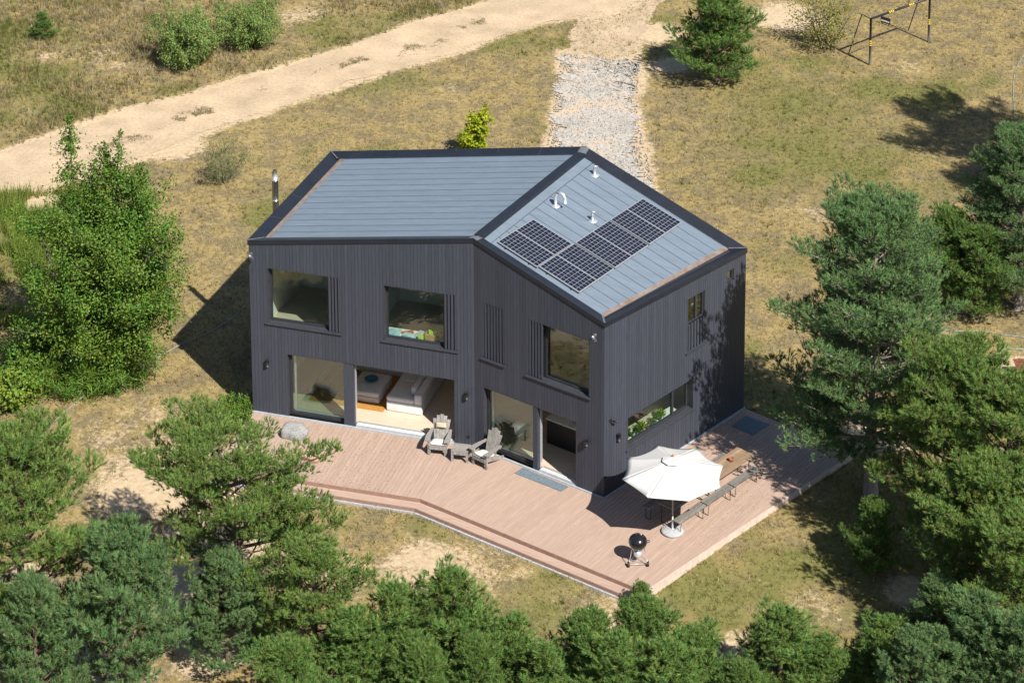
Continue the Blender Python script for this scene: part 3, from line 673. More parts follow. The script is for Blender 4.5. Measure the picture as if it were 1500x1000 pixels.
def limb_curve(g, p0, az, el, L, rise, K=6, wob=.06):
    pts = [np.array(p0, float)]; d = np.array([math.cos(az) * math.cos(el), math.sin(az) * math.cos(el), math.sin(el)]); st = L / (K - 1)
    for k in range(K - 1):
        d = d + np.array([g.randn() * wob, g.randn() * wob, rise / (K - 1) + g.randn() * wob * .5]); d /= np.linalg.norm(d); pts.append(pts[-1] + d * st)
    return np.array(pts)
def pine_mesh(seed, H, cb, R, shape='mature', whorl=.42, per=5, lean=(0, 0), tuft=26, nlen=.17, nwid=.020, dens=1.0, trunk_r=None, ragged=.25, lopside=None, low=()):
    """trunk mesh and needle mesh of one pine, base at the origin"""
    g = np.random.RandomState(seed); tb = MB(); r0 = trunk_r or (.018 * H + .03)
    nt = 9; tz = np.linspace(0, H * .97, nt); tx = np.cumsum(g.randn(nt) * .03 * H / 8) ; ty = np.cumsum(g.randn(nt) * .03 * H / 8); tx -= tx[0]; ty -= ty[0]
    tx = tx + lean[0] * (tz / H) ** 1.5; ty = ty + lean[1] * (tz / H) ** 1.5
    tb.tube([(tx[i], ty[i], tz[i] - (.1 if i == 0 else 0)) for i in range(nt)], [r0 * (1 - .9 * (z / H)) ** .9 * (1.25 if i == 0 else 1) for i, z in enumerate(tz)], 9)
    at = lambda z: np.array([np.interp(z, tz, tx), np.interp(z, tz, ty), z])
    P = []; D = []; z = cb; az0 = g.rand() * 6.28
    def add_limb(z, az, L, el):
        zz = z + g.randn() * .18
        C = limb_curve(g, at(min(zz, H * .96)), az, el, L, {'mature': .35, 'flat': .22}.get(shape, .5))
        top_ = H - .10 - .25 * g.rand() * R * .5
        if C[-1, 2] > top_ and C[-1, 2] > C[0, 2]: C[:, 2] = C[0, 2] + (C[:, 2] - C[0, 2]) * max(.12, (top_ - C[0, 2]) / (C[-1, 2] - C[0, 2]))
        lr = max(.008, .017 * L); tb.tube(C, [lr * (1 - .8 * q / 5) for q in range(6)], 5, caps=False)
        seg = np.linspace(0, 1, 6); cu = lambda f: np.array([np.interp(f, seg, C[:, q]) for q in range(3)])
        ld = nrm(C[-1] - C[0]); sidev = nrm(np.cross(ld, (0, 0, 1)))
        f = .30 if L > 1 else .12; step = .21 / max(L, .3) / dens
        while f < 1.02:      # branchlets either side, each ending in a puff of shoots
            p = cu(min(f, 1))
            for s in ((-1, 1) if L > .5 else (1 if g.rand() < .5 else -1,)):
                if g.rand() < .12: continue
                bl = min(.95, (.14 + .36 * L * (1.06 - f) * (.5 + .9 * g.rand()))) if L > .5 else .10
                bd = nrm(ld * (.45 + .5 * g.rand()) + sidev * s * (.5 + .6 * g.rand()) + np.array((0, 0, -.15 + .8 * g.rand())))
                ce = p + bd * bl; npf = 1 if bl < .45 else 2
                if bl > .3: tb.tube([p, ce], [.009, .004], 3, caps=False)
                for q in range(npf):
                    cc = ce - bd * bl * .48 * q; rp = .11 + .07 * g.rand(); m_ = 6 if q == 0 else 4
                    off_ = g.randn(m_, 3); off_ /= np.linalg.norm(off_, axis=1)[:, None]; off_[:, 2] = np.abs(off_[:, 2]) * .9 - .15
                    P.extend(cc + off_ * rp * .8); D.extend(off_ * .9 + bd * .5 + np.array((0, 0, .45)))
            f += step * (.75 + .5 * g.rand())
        P.append(C[-1]); D.append(nrm(C[-1] - C[-2]) + np.array((0, 0, .4)))
    for lz, la, ll in low: add_limb(lz, la, ll, .02)
    while z < H - .12:
        rel = (z - cb) / max(H - cb, .1)
        if shape == 'mature': pr = (1 - rel ** 2.2) ** .62 * (.72 + .28 * min(1, rel / .3 + .2)) + .06
        elif shape == 'cone': pr = (1 - rel) ** .85 * .96 + .05
        elif shape == 'flat': pr = (1 - rel ** 3.2) ** .5 * (.75 + .25 * rel) + .05
        else: pr = (1 - rel ** 1.6) ** .75 * (.8 + .2 * min(1, rel / .2)) + .05
        az0 += 2.4
        for k in range(per):
            az = az0 + k * 6.283 / per + g.randn() * .25; L = R * pr * (1 + ragged * g.randn() * .9)
            if lopside is not None: L *= 1 + lopside[0] * math.cos(az - lopside[1])
            L = max(.18, min(L, R * 1.35))
            el = {'mature': .05 + .85 * rel ** 1.2, 'flat': .02 + .35 * rel, 'cone': .22 + .75 * rel ** 1.4, 'bush': .30 + .75 * rel}[shape] + g.randn() * .12
            add_limb(z, az, L, el)
        z += whorl * (1 - .35 * rel) * (.85 + .3 * g.rand())
    P.append(at(H * .97)); D.append(np.array((0, 0, 1.0)))
    for q in range(8): P.append(at(H * .97) + g.randn(3) * .07 - np.array((0, 0, .08 * q))); D.append(np.array((0, 0, 1.0)) + g.randn(3) * .3)
    P = np.array(P); D = np.array(D); V, F, c = needles(g, P, D, tuft, nlen, nwid)
    return tb, (V, F, c), len(P)
def make_pine(name, seed, m, bark='bark', **kw):
    tb, (V, F, c), n = pine_mesh(seed, **kw); g = np.random.RandomState(seed)
    return tb.mesh(name + '_trunk'), fast_mesh(name + '_crown', V, F, g, 1, c), M[m], M[bark]
def put_tree(name, tree, loc, label, cat, scale=1.0, rz=0.0, group=None, zs=None):
    tr, cr, mm, bm_ = tree; r = empty(name, tuple(loc), rz, label, cat, group); r.scale = (scale, scale, zs or scale)
    link('trunk', tr, bm_, r); link('crown', cr, mm, r); return r
def broad_mesh(seed, H, R, cb=.4, stems=3, leaders=(), nl=9000, leaf=(.10, .065), prof='egg', clump=.22, limbs=60, upsweep=.5, spreadb=.25):
    g = np.random.RandomState(seed); tb = MB(); P = []; tips = []
    for s in range(stems):
        a = s * 6.28 / max(stems, 1) + g.rand(); h = H * (.75 + .2 * g.rand()); C = limb_curve(g, (.06 * math.cos(a), .06 * math.sin(a), -.1), a, 1.35 - spreadb * g.rand(), h, .25, 7, .05)
        tb.tube(C, [(.012 * H + .012) * (1 - .85 * q / 6) for q in range(7)], 7); tips.append(C)
    for (lx, ly, lh) in leaders:
        C = limb_curve(g, (lx * .2, ly * .2, -.1), math.atan2(ly, lx), 1.35, lh, .25, 7, .03); C[:, :2] += (np.array((lx, ly)) - C[-1, :2]) * np.linspace(0, 1, 7)[:, None]
        C[:, 2] *= lh / C[-1, 2]; tb.tube(C, [(.011 * H + .012) * (1 - .88 * q / 6) for q in range(7)], 7); tips.append(C)
        for q in range(26):     # foliage down the leader
            f = .52 + .48 * (q / 25); c = np.array([np.interp(f, np.linspace(0, 1, 7), C[:, k]) for k in range(3)]); P.append((c + g.randn(3) * (.06 + .5 * (1 - f)), .10 + .3 * (1 - f)))
    for k in range(limbs):
        C = tips[k % len(tips)]; f = .15 + .8 * g.rand(); p0 = np.array([np.interp(f, np.linspace(0, 1, 7), C[:, q]) for q in range(3)])
        rel = min(.97, max(0, (p0[2] - cb) / (H - cb)))
        pr = (1 - rel) ** .55 * min(1, .55 + rel * 2) if prof == 'egg' else math.sqrt(max(.05, 1 - (2 * rel - .8) ** 2 * .9))
        L = R * pr * (.65 + .55 * g.rand()); az = g.rand() * 6.28; B = limb_curve(g, p0, az, .15 + .5 * rel + g.randn() * .15, max(.2, L), upsweep, 6, .08)
        tb.tube(B, [max(.006, .011 * L) * (1 - .8 * q / 5) for q in range(6)], 4, caps=False)
        for q in range(max(3, int(L / .14))):
            f2 = .25 + .78 * g.rand(); c = np.array([np.interp(min(f2, 1), np.linspace(0, 1, 6), B[:, u]) for u in range(3)]); P.append((c + g.randn(3) * clump * .7, clump))
    n = len(P); per = max(3, nl // n); C0 = np.repeat(np.array([p for p, r in P]), per, 0); rr = np.repeat(np.array([r for p, r in P]), per)[:, None]
    Q = C0 + g.randn(n * per, 3) * rr * .62; Q[:, 2] = np.maximum(Q[:, 2], .05)
    mid_ = np.array([0, 0, H * .35]); V, F = leaf_quads(g, Q, leaf[0], leaf[1], np.array([[0, 0, .25]]), nrm(Q - C0) * .7 + nrm(Q - mid_) * .6 + np.array((0, 0, .35)))
    cc = np.stack([np.repeat(np.clip(.5 + .2 * g.randn(n), 0, 1), per * 4), np.repeat(g.rand(n), per * 4)], -1); cc[:, 0] = np.clip(cc[:, 0] + np.repeat(g.randn(n * per) * .16, 4), 0, 1)
    return tb, V, F, cc
def make_broad(name, seed, m, bark='barkgrey', **kw):
    tb, V, F, c = broad_mesh(seed, **kw); return tb.mesh(name + '_stems'), fast_mesh(name + '_leaves', V, F, np.random.RandomState(seed), 4, c), M[m], M[bark]
# ------------------------------------------------------------------ terrace
def clip(poly, nrm, off):
    """keep the side where p.n >= off"""
    out = []; n = len(poly)
    for i in range(n):
        a, b = poly[i], poly[(i + 1) % n]; da, db = a @ nrm - off, b @ nrm - off
        if da >= 0: out.append(a)
        if da * db < 0: out.append(a + (b - a) * (da / (da - db)))
    return out
terrace = empty('terrace', (9, -3, 0), 0, 'pinkish brown timber deck wrapped round the house corner', 'deck'); bpy.context.view_layer.update()
TINV = terrace.matrix_world.inverted()
def tp(o, parent=terrace): o.parent = parent; o.matrix_parent_inverse = TINV; return o
dR = WR.d; nR = WR.n
K1 = DECK[6]; B0 = DECK[1] + np.array((0, -.06)); C0 = np.array(PC)
Cf = None
fd = unit(DECK[5] - DECK[6])
def on_front(p, d):      # where the line p + s d meets the front edge of the right-hand field
    A_ = np.array([[d[0], -fd[0]], [d[1], -fd[1]]]); s = np.linalg.solve(A_, DECK[6] - p); return p + d * s[0]
Cf = on_front(C0, -nR)
off = .065
left_field = [np.array((.03, -off)), np.array((8.062, -off)), K1, DECK[7]]; left_field = left_field[::-1]
rf1 = [np.array(PB) - nR * off, np.array(PC) - nR * off, Cf, K1][::-1]
sN = WS.n
rf2 = [np.array(PC) - nR * off, np.array(PC) - nR * off - sN * .0 + np.array((.07, .0)), np.array(PD) - sN * .065, DECK[4], DECK[5], Cf][::-1]
def strips(polys, dirv, perp, w, gap=.009, m=None):
    allp = [p for q in polys for p in q]; s0 = min(p @ dirv for p in allp); s1 = max(p @ dirv for p in allp)
    k = 0; s = s0; rs = random.Random(4)
    while s < s1:
        mb = MB(); n = 0; dz = rs.uniform(-.002, .002)
        for q in polys:
            c = clip(q, dirv, s + gap / 2)
            if len(c) > 2: c = clip(c, -dirv, -(s + w - gap / 2))
            if len(c) > 2:
                ar = sum(a[0] * b[1] - b[0] * a[1] for a, b in zip(c, c[1:] + c[:1]))
                if abs(ar) > .002: mb.prism(c if ar > 0 else c[::-1], -.03, dz); n += 1
        if n: tp(mb.build('deck_board', m or M['deck']))
        s += w
strips([left_field], np.array((1.0, 0)), np.array((0, 1.0)), .145)
strips([rf1, rf2], dR, nR, .145, m=M['deckR'])
sub = MB(); sub.prism([q for q in DECK][::-1] if False else [DECK[7], DECK[6], DECK[5], DECK[4], DECK[3], DECK[2] , DECK[1], DECK[0]], -.42, -.035)
tp(sub.build('substructure', M['deckedge']))
# lower step along the front: two runs, each of long boards
def run(a, b, out, z0, z1, name, m, wid, nb, endcut=None):
    for k in range(nb):
        q0, q1 = out * (wid * k / nb + .004), out * (wid * (k + 1) / nb - .004)
        A0, A1 = a[0] + (a[1] - a[0]) * (k / nb + .004), a[0] + (a[1] - a[0]) * ((k + 1) / nb - .004)
        Bq0, Bq1 = b[0] + (b[1] - b[0]) * (k / nb + .004), b[0] + (b[1] - b[0]) * ((k + 1) / nb - .004)
        mb = MB(); mb.prism([A1, Bq1, Bq0, A0], z0, z1); tp(mb.build(name, m))
W_ = .36
n1 = np.array((-(K1 - DECK[7])[1], (K1 - DECK[7])[0])); n1 = -unit(n1); n2 = np.array((fd[1], -fd[0]))
mk = unit(n1 + n2); mk = mk / (mk @ n1)
stepA, stepK, stepE = DECK[7], K1, DECK[5]
oA, oK, oE = stepA + n1 * W_, stepK + mk * W_, stepE + n2 * W_ - fd * .0
run((stepA, oA), (stepK, oK), n1, -.17, -.135, 'step_board', M['deckS'], W_, 3)
run((stepK, oK), (stepE, oE), n2, -.17, -.135, 'step_board', M['deckS'], W_, 3)
for a, b in ((oA, oK), (oK, oE)):
    e = unit(b - a); no = np.array((e[1], -e[0])); mb = MB(); mb.prism([a + no * .025, b + no * .025, b, a], -.34, -.14); tp(mb.build('riser_board', M['deckedge']))
    mb = MB(); mb.prism([a + no * .10, b + no * .09, b + no * .027, a + no * .027], -.36, -.25); tp(mb.build('concrete_edge', M['concrete']))
for a, b in ((stepA, stepK), (stepK, stepE)):
    e = unit(b - a); no = np.array((e[1], -e[0])); mb = MB(); mb.prism([a + no * .02, b + no * .02, b + no * .001, a + no * .001], -.135, -.006); tp(mb.build('riser_board', M['deckedge']))
mb = MB(); e = unit(DECK[4] - oE); no = np.array((e[1], -e[0])); M['rim'] = mat('pale_rim', (.50, .40, .34), .8, namt=.1)
mb.prism([DECK[5] + no * .05, DECK[4] + no * .05, DECK[4] + no * .002, DECK[5] + no * .002], -.40, .004); tp(mb.build('edge_board', M['rim']))
mb = MB(); mb.prism([oE + no * .03, DECK[5] + no * .05, DECK[5], oE], -.40, -.132); tp(mb.build('edge_board', M['rim']))
def flat_quad(name, pts, z, t, m, label, cat, group=None):
    mb = MB(); q = [np.array(pix(*p, 0)[:2]) for p in pts]; ar = sum(a[0] * b[1] - b[0] * a[1] for a, b in zip(q, q[1:] + q[:1]))
    mb.prism(q if ar > 0 else q[::-1], z, z + t); return tag(mb.build(name, m), label, cat, group)
flat_quad('door_mat', ((753.6, 693), (822, 720), (833, 713), (766, 685)), .004, .015, M['mat'], 'long narrow blue-grey mat before the kitchen door', 'mat')
flat_quad('door_mat', ((1072, 624), (1103, 637), (1128, 622), (1092, 609)), .004, .015, M['mat'], 'dark blue-grey mat at the rear end of the deck', 'mat')

def rock(name, loc, size, m, seed, label):
    import bmesh
    bm = bmesh.new(); bmesh.ops.create_icosphere(bm, subdivisions=4, radius=1); rs = np.random.RandomState(seed)
    ks = [(rs.randn(3), rs.rand() * 6) for _ in range(7)]
    for v in bm.verts:
        c = np.array(v.co); r = 1 + sum(.07 * math.sin(2.4 * (c @ k) + p) for k, p in ks)
        c = c * r; c = np.sign(c) * np.abs(c) ** .8; v.co = Vector(c * np.array(size)); v.co.z = max(v.co.z, -size[2] * .55)
    me = bpy.data.meshes.new(name); bm.to_mesh(me); bm.free(); me.polygons.foreach_set('use_smooth', np.ones(len(me.polygons), bool))
    o = link(name, me, m); o.location = loc; return tag(o, label, 'boulder')
rock('boulder', (2.0, -1.1, .16), (.43, .28, .29), M['stone'], 2, 'speckled grey boulder lying on the deck').rotation_euler[2] = .2
rock('boulder', (3.0, -2.25, .11), (.40, .30, .2), M['pinkstone'], 5, 'pinkish boulder on the deck, half hidden by the pine').rotation_euler[2] = -.3

# ------------------------------------------------------------------ garden chairs and side table
def adirondack(loc, rz, label):
    r = empty('garden_chair', loc, rz, label, 'chair', 'slatted garden chairs on the deck')
    t = M['teak']
    for x in (-.28, .28):
        MB().hexa([(x - .045, -.44, 0), (x + .045, -.44, 0), (x + .045, -.36, 0), (x - .045, -.36, 0)], [(x - .045, -.44, .54), (x + .045, -.44, .54), (x + .045, -.36, .54), (x - .045, -.36, .54)]).build('leg', t, r)
        MB().bar((x * .86, -.42, .30), (x * .86, .50, .035), .035, .12).build('rear_leg', t, r)
        a = MB(); s = 1 if x > 0 else -1
        a.prism([(s * .24, -.52), (s * .42, -.50), (s * .43, -.20), (s * .36, .30), (s * .28, .32)][::s], .54, .572); a.build('armrest', t, r)
    for k in range(5):
        y = -.42 + k * .105; z = .345 - .26 * (k * .105) ; MB().bar((-.27, y, z), (.27, y, z), .095, .022).build('seat_slat', t, r)
    MB().bar((-.28, -.455, .30), (.28, -.455, .30), .025, .13).build('front_apron', t, r)
    MB().bar((-.33, .27, .50), (.33, .27, .50), .03, .08).build('back_rail', t, r)
    for k in range(5):
        f = (k - 2) / 2; top = 1.02 - .14 * abs(f) ** 1.8; wb, wt = .078, .115
        x0, x1 = f * .17, f * .245; y0, y1 = .10, .44 ; z0 = .22
        yt = y0 + (y1 - y0) * (top - z0) / .8
        mb = MB(); mb.hexa([(x0 - wb / 2, y0, z0), (x0 + wb / 2, y0, z0), (x0 + wb / 2, y0 + .024, z0), (x0 - wb / 2, y0 + .024, z0)], [(x1 - wt / 2, yt, top), (x1 + wt / 2, yt, top), (x1 + wt / 2, yt + .024, top), (x1 - wt / 2, yt + .024, top)])
        mb.build('back_slat', t, r)
    return r
def cushion(name, parent_loc, rz, c, size, tilt, m, label):
    import bmesh
    bm = bmesh.new(); bmesh.ops.create_cube(bm, size=1); bmesh.ops.subdivide_edges(bm, edges=bm.edges, cuts=4, use_grid_fill=True)
    for v in bm.verts:
        q = v.co; k = (1 - min(1, abs(q.x) * 2) ** 4) * (1 - min(1, abs(q.y) * 2) ** 4); v.co = Vector((q.x * size[0], q.y * size[1], q.z * size[2] * (.55 + .45 * k)))
    me = bpy.data.meshes.new(name); bm.to_mesh(me); bm.free(); me.polygons.foreach_set('use_smooth', np.ones(len(me.polygons), bool))
    o = link(name, me, m); o.matrix_world = Matrix.Translation(Vector(parent_loc)) @ Matrix.Rotation(rz, 4, 'Z') @ Matrix.Translation(Vector(c)) @ Matrix.Rotation(tilt, 4, 'X')
    return tag(o, label, 'cushion')
ch1, ch2 = ((6.96, -.46, 0), .12), ((8.74, -.74, 0), -.42)
adirondack(*ch1, 'weathered grey slatted chair with a beige pillow, by the open living room')
adirondack(*ch2, 'weathered grey slatted chair without a pillow, by the kitchen door')
cushion('seat_cushion', *ch1, (0, -.19, .37), (.50, .48, .11), -.24, M['cushion'], 'white seat cushion on the chair with the beige pillow')
cushion('seat_cushion', *ch2, (0, -.19, .37), (.50, .48, .11), -.24, M['cushion'], 'white seat cushion on the chair by the kitchen door')
cushion('head_pillow', *ch1, (0, .24, .74), (.36, .16, .09), 1.17, M['beige'], 'small beige pillow on the slatted chair back')
st = empty('side_table', (7.83, -.84, 0), .1, 'low weathered grey slatted table between the two garden chairs', 'table')
for k in range(5): MB().box((-.29, -.25 + k * .102, .385), (.29, -.25 + k * .102 + .092, .41)).build('top_slat', M['teak'], st)
for x in (-.25, .25):
    for y in (-.21, .21): MB().box((x - .035, y - .03, 0), (x + .035, y + .03, .384)).build('leg', M['teak'], st)
for y in (-.24, .24): MB().box((-.21, y - .012, .28), (.21, y + .012, .383)).build('apron', M['teak'], st)

# ------------------------------------------------------------------ parasol
um = empty('parasol', (15.57, -2.98, 0), 0, 'open white octagonal canvas parasol on the deck', 'parasol')
cb = MB(); cb.lathe([(.0, 0), (.33, 0), (.36, .03), (.36, .07), (.33, .10), (.06, .115), (0, .115)], n=32); base = cb.build('base', M['concrete'], um)
MB().tube([(0, 0, .10), (0, 0, .42)], .032, 12).build('base_sleeve', M['alu'], um)
MB().tube([(0, 0, .3), (0, 0, 2.66)], .024, 12).build('pole', M['polew'], um)
R8 = 1.66; zr_, za_ = 2.08, 2.62; ph = math.radians(22.5 + 8)
def cp(k, r, z): a = ph + k * math.pi / 4; return (r * math.cos(a), r * math.sin(a), z)
mb = MB()
for k in range(8):
    N_ = 8; vs = []; fs = []
    for i in range(N_ + 1):
        f = .015 + (1 - .015) * i / N_
        for j in range(N_ + 1):
            t = j / N_; a, b = np.array(cp(k, R8 * f, 0)), np.array(cp(k + 1, R8 * f, 0)); q = a * (1 - t) + b * t
            z = za_ - .045 - (za_ - zr_ - .045) * f ** .93 - .055 * 4 * t * (1 - t) * f * .8
            q = q * (1 - .045 * 4 * t * (1 - t) * (f ** 3)); vs.append((q[0], q[1], z))
    for i in range(N_):
        for j in range(N_): a = i * (N_ + 1) + j; fs.append((a, a + N_ + 1, a + N_ + 2, a + 1))
    mb2 = MB(); mb2.add(vs, fs, True); g = mb2.build('canopy_panel', M['canvas'], um)
    so = g.modifiers.new('cloth', 'SOLIDIFY'); so.thickness = .006
    MB().bar(cp(k, .05, za_ - .10), cp(k, R8 * .985, zr_ - .03), .018, .022).build('rib', M['polew'], um)
    MB().bar(cp(k, .04, 1.75), cp(k, R8 * .5, za_ - .37), .012, .015).build('strut', M['polew'], um)
vc = MB(); vs = [(0, 0, za_ + .015)] + [cp(k, .36, za_ - .105) for k in range(8)]; vc.add(vs, [(0, 1 + k, 1 + (k + 1) % 8) for k in range(8)]); v_ = vc.build('vent_cap', M['canvas'], um); so = v_.modifiers.new('cloth', 'SOLIDIFY'); so.thickness = .006
fi = MB(); fi.lathe([(.0, 0), (.035, .0), (.04, .03), (.022, .07), (0, .09)], (0, 0, za_ + .01), 12); fi.build('finial', M['finial'], um)

# ------------------------------------------------------------------ kettle barbecue
bq = empty('kettle_barbecue', (14.93, -4.93, 0), .35, 'black kettle barbecue on thin legs near the deck corner', 'barbecue')
pr_ = [(.285 * math.sin(t), -.285 * math.cos(t) * .86) for t in np.linspace(.12, math.pi / 2, 10)]
MB().lathe([(x, z + .74) for x, z in pr_], n=32).build('bowl', M['black'], bq)
pl_ = [(.295 * math.cos(t), .295 * .78 * math.sin(t)) for t in np.linspace(0, math.pi / 2, 10)]
lid = MB().lathe([(.295, .735)] + [(x, z + .75) for x, z in pl_], n=32).build('lid', M['black'], bq)
MB().tube([(-.06, 0, .98), (-.05, 0, 1.03), (.05, 0, 1.03), (.06, 0, .98)], .012, 8).build('lid_handle', M['blackm'], lid)
MB().tube([(.1, .05, .965), (.1, .05, .985)], .04, 12).build('lid_vent', M['alu'], lid)
feet = [(-.30, -.17), (.30, -.17), (0, .30)]
for k, (x, y) in enumerate(feet): MB().tube([(x * .62, y * .62, .60), (x, y, .06 if k < 2 else .0)], .012, 8).build('leg', M['alu'], bq)
for x, y in feet[:2]:
    w_ = MB(); w_.tube([(x - .025, y, .085), (x + .025, y, .085)], .085, 20); wh = w_.build('wheel', M['blackm'], bq); MB().tube([(x - .03, y, .085), (x + .03, y, .085)], .04, 14).build('hub', M['alu'], wh)
MB().tube([(-.30, -.17, .085), (.30, -.17, .085)], .008, 6).build('axle', M['alu'], bq)
MB().tube([(x * .8, y * .8, .20) for x, y in feet + feet[:1]], .007, 6).build('bottom_rack', M['alu'], bq)
MB().lathe([(.0, .27), (.12, .27), (.135, .30), (.135, .42), (.05, .46), (.03, .5)], n=24).build('ash_catcher', M['alu'], bq)
MB().tube([(.29, 0, .70), (.36, 0, .72), (.36, .1, .72), (.28, .1, .70)], .012, 8).build('side_handle', M['blackm'], bq)

# ------------------------------------------------------------------ long tables and benches
md = unit(PD - PC); mp_ = np.array((md[1], -md[0])); rzm = math.atan2(md[1], md[0])
def bench(c, label, grp, L=1.36, w=.30):
    b = empty('bench', (c[0], c[1], 0), rzm, label, 'bench', grp)
    for k in range(3): MB().box((-L / 2, -w / 2 + k * w / 3 + .004, .425), (L / 2, -w / 2 + (k + 1) * w / 3 - .004, .46)).build('seat_plank', M['plank'], b)
    for s in (-1, 1):
        x = s * (L / 2 - .13); MB().tube([(x, -w / 2 + .04, .424), (x + s * .03, -w / 2 + .06, .012), (x + s * .03, w / 2 - .06, .012), (x, w / 2 - .04, .424)], .011, 6, smooth=False).build('leg_frame', M['blackm'], b)
    return b
tb0 = np.array((15.23, -2.80))
for k in range(3):
    nm = ('at the parasol', 'middle of its row', 'at the pine')[k]
    bench(tb0 + mp_ * .56 + md * (.62 + 1.42 * k), 'grey plank bench on the open side of the tables, ' + nm, 'benches along the garden tables')
    bench(tb0 - mp_ * .66 + md * (.62 + 1.42 * k), 'grey plank bench on the house side of the tables, ' + nm, 'benches along the garden tables')
def table(c, m, label, L=2.12, w=.74):
    b = empty('garden_table', (c[0], c[1], 0), rzm, label, 'table', 'plank tables under the parasol')
    for k in range(6): MB().box((-L / 2, -w / 2 + k * w / 6 + .004, .715), (L / 2, -w / 2 + (k + 1) * w / 6 - .004, .75)).build('top_plank', m, b)
    for s in (-1, 1):
        x = s * (L / 2 - .2); MB().tube([(x, -w / 2 + .1, .714), (x + s * .05, -w / 2 + .14, .015), (x + s * .05, w / 2 - .14, .015), (x, w / 2 - .1, .714)], .018, 6, smooth=False).build('leg_frame', M['blackm'], b)
    MB().bar((-L / 2 + .2, 0, .69), (L / 2 - .2, 0, .69), .05, .04).build('rail', M['blackm'], b)
table(tb0 + md * 1.10, M['plank'], 'grey plank table with its end under the parasol')
table(tb0 + md * 3.26, M['brown'], 'brown plank table reaching into the pine shade')
pt_ = tb0 + md * 3.5; mb = MB().lathe([(0, .752), (.07, .752), (.09, .87), (.075, .87), (.06, .78), (0, .78)], (pt_[0], pt_[1], 0), 16); tag(mb.build('plant_pot', M['terracotta']), 'small terracotta pot on the brown table', 'pot')

# ------------------------------------------------------------------ inside the living room
FZ = .032
tag(MB().box((1.6, 1.15, FZ), (4.35, 3.6, FZ + .012)).build('rug', M['rug']), 'ochre yellow rug on the living room floor', 'rug')
def soft(name, boxes, m, parent, bev=.06):
    mb = MB()
    for a, b in boxes: mb.box(a, b)
    o = mb.build(name, m, parent); md_ = o.modifiers.new('soft', 'BEVEL'); md_.width = bev; md_.segments = 4; o.data.polygons.foreach_set('use_smooth', np.ones(len(o.data.polygons), bool)); return o
ot = empty('ottoman', (3.55, 2.0, 0), 0, 'pale grey square ottoman on the ochre rug', 'ottoman')
soft('base', [((-.62, -.42, FZ + .014), (.5, .95, .24))], M['sofa'], ot, .03); soft('cushion', [((-.62, -.42, .245), (.5, .95, .43))], M['sofa'], ot)
bo = MB().lathe([(0, .432), (.08, .432), (.2, .50), (.24, .53), (.22, .53), (.1, .46), (0, .45)], (3.5, 2.35, 0), 24).build('bowl', M['blueglass']); tag(bo, 'blue glass bowl on the ottoman', 'bowl')
so_ = empty('sofa', (5.1, 2.2, 0), 0, 'large pale grey corner sofa inside the open door', 'sofa')
soft('base', [((-.68, -.92, FZ), (.62, 2.3, .40))], M['sofa'], so_, .05)
soft('backrest', [((.34, -.92, .405), (.62, 2.3, .78))], M['sofa'], so_)
soft('armrest', [((-.68, -.92, .405), (.335, -.66, .58))], M['sofa'], so_)
for k in range(3): soft('seat_cushion', [((-.68, -.65 + k * .98, .405), (.335, .32 + k * .98, .53))], M['sofa'], so_)
for k in range(3): soft('back_cushion', [((.10, -.6 + k * .95, .535), (.33, .25 + k * .95, .86))], M['sofa'], so_, .09)
soft('chaise', [((-3.2, 1.32, FZ), (-.69, 2.3, .40))], M['sofa'], so_, .05); soft('chaise_back', [((-3.2, 2.0, .405), (-.69, 2.3, .78))], M['sofa'], so_)
isl = empty('kitchen_island', (11.25, 1.0, 0), WR.d[0] * 0 + math.atan2(WR.d[1], WR.d[0]), 'dark kitchen island with a white worktop inside the kitchen door', 'island')
MB().box((-.85, -.42, FZ), (1.2, .45, .90)).build('cabinet', M['blackm'], isl); MB().box((-.88, -.45, .902), (1.23, .48, .945)).build('worktop', M['white'], isl)
fp = isl.matrix_basis @ Vector((.15, .05, .947)); fb = MB().lathe([(0, 0), (.12, 0), (.22, .07), (.2, .07), (.1, .02), (0, .02)], fp, 20); tag(fb.build('fruit_bowl', M['blackm']), 'dark bowl standing on the kitchen island', 'bowl')
for k in range(5):
    a = k * 1.25; q = MB().lathe([(.06 * math.sin(t), .06 - .06 * math.cos(t)) for t in np.linspace(0, math.pi, 9)], (fp[0] + .09 * math.cos(a), fp[1] + .09 * math.sin(a), fp[2] + .045), 14)
    tag(q.build('orange', M['finial']), 'orange fruit in the bowl on the kitchen island', 'fruit', 'oranges in the bowl')
# things behind the upstairs window
def block(name, c, s, rz, m, label, cat, group=None):
    mb = MB(); mb.box((-s[0] / 2, -s[1] / 2, 0), (s[0] / 2, s[1] / 2, s[2])); o = mb.build(name, m, bevel=.012); o.location = c; o.rotation_euler[2] = rz; return tag(o, label, cat, group)
SZ = 2.965
bench_up = MB().box((4.3, .33, SZ), (7.3, .95, 3.38)).build('window_bench', M['white']); tag(bench_up, 'white built-in bench below the book window', 'bench')
block('toy_box', (6.35, .58, 3.382), (.42, .3, .22), .1, M['wood'], 'wooden toy box behind the upstairs window', 'box')
block('magazine', (5.45, .72, 3.382), (.42, .30, .02), .5, M['red'], 'red magazine lying on the window bench', 'magazine')
block('magazine', (5.82, .62, 3.382), (.40, .30, .025), .3, M['paper'], 'grey printed magazine lying on the window bench', 'magazine')
block('picture_book', (5.95, .78, 3.41), (.34, .26, .03), -.3, M['paper'], 'grey picture book leaning over the magazine', 'book')
block('toy_crate', (5.05, .56, 3.382), (.40, .30, .12), .15, M['toyblue'], 'pale blue plastic crate on the window bench', 'crate')
block('toy_crate', (5.55, .48, 3.382), (.36, .22, .10), -.2, M['toyblue'], 'flat pale blue tray beside the magazines', 'tray')
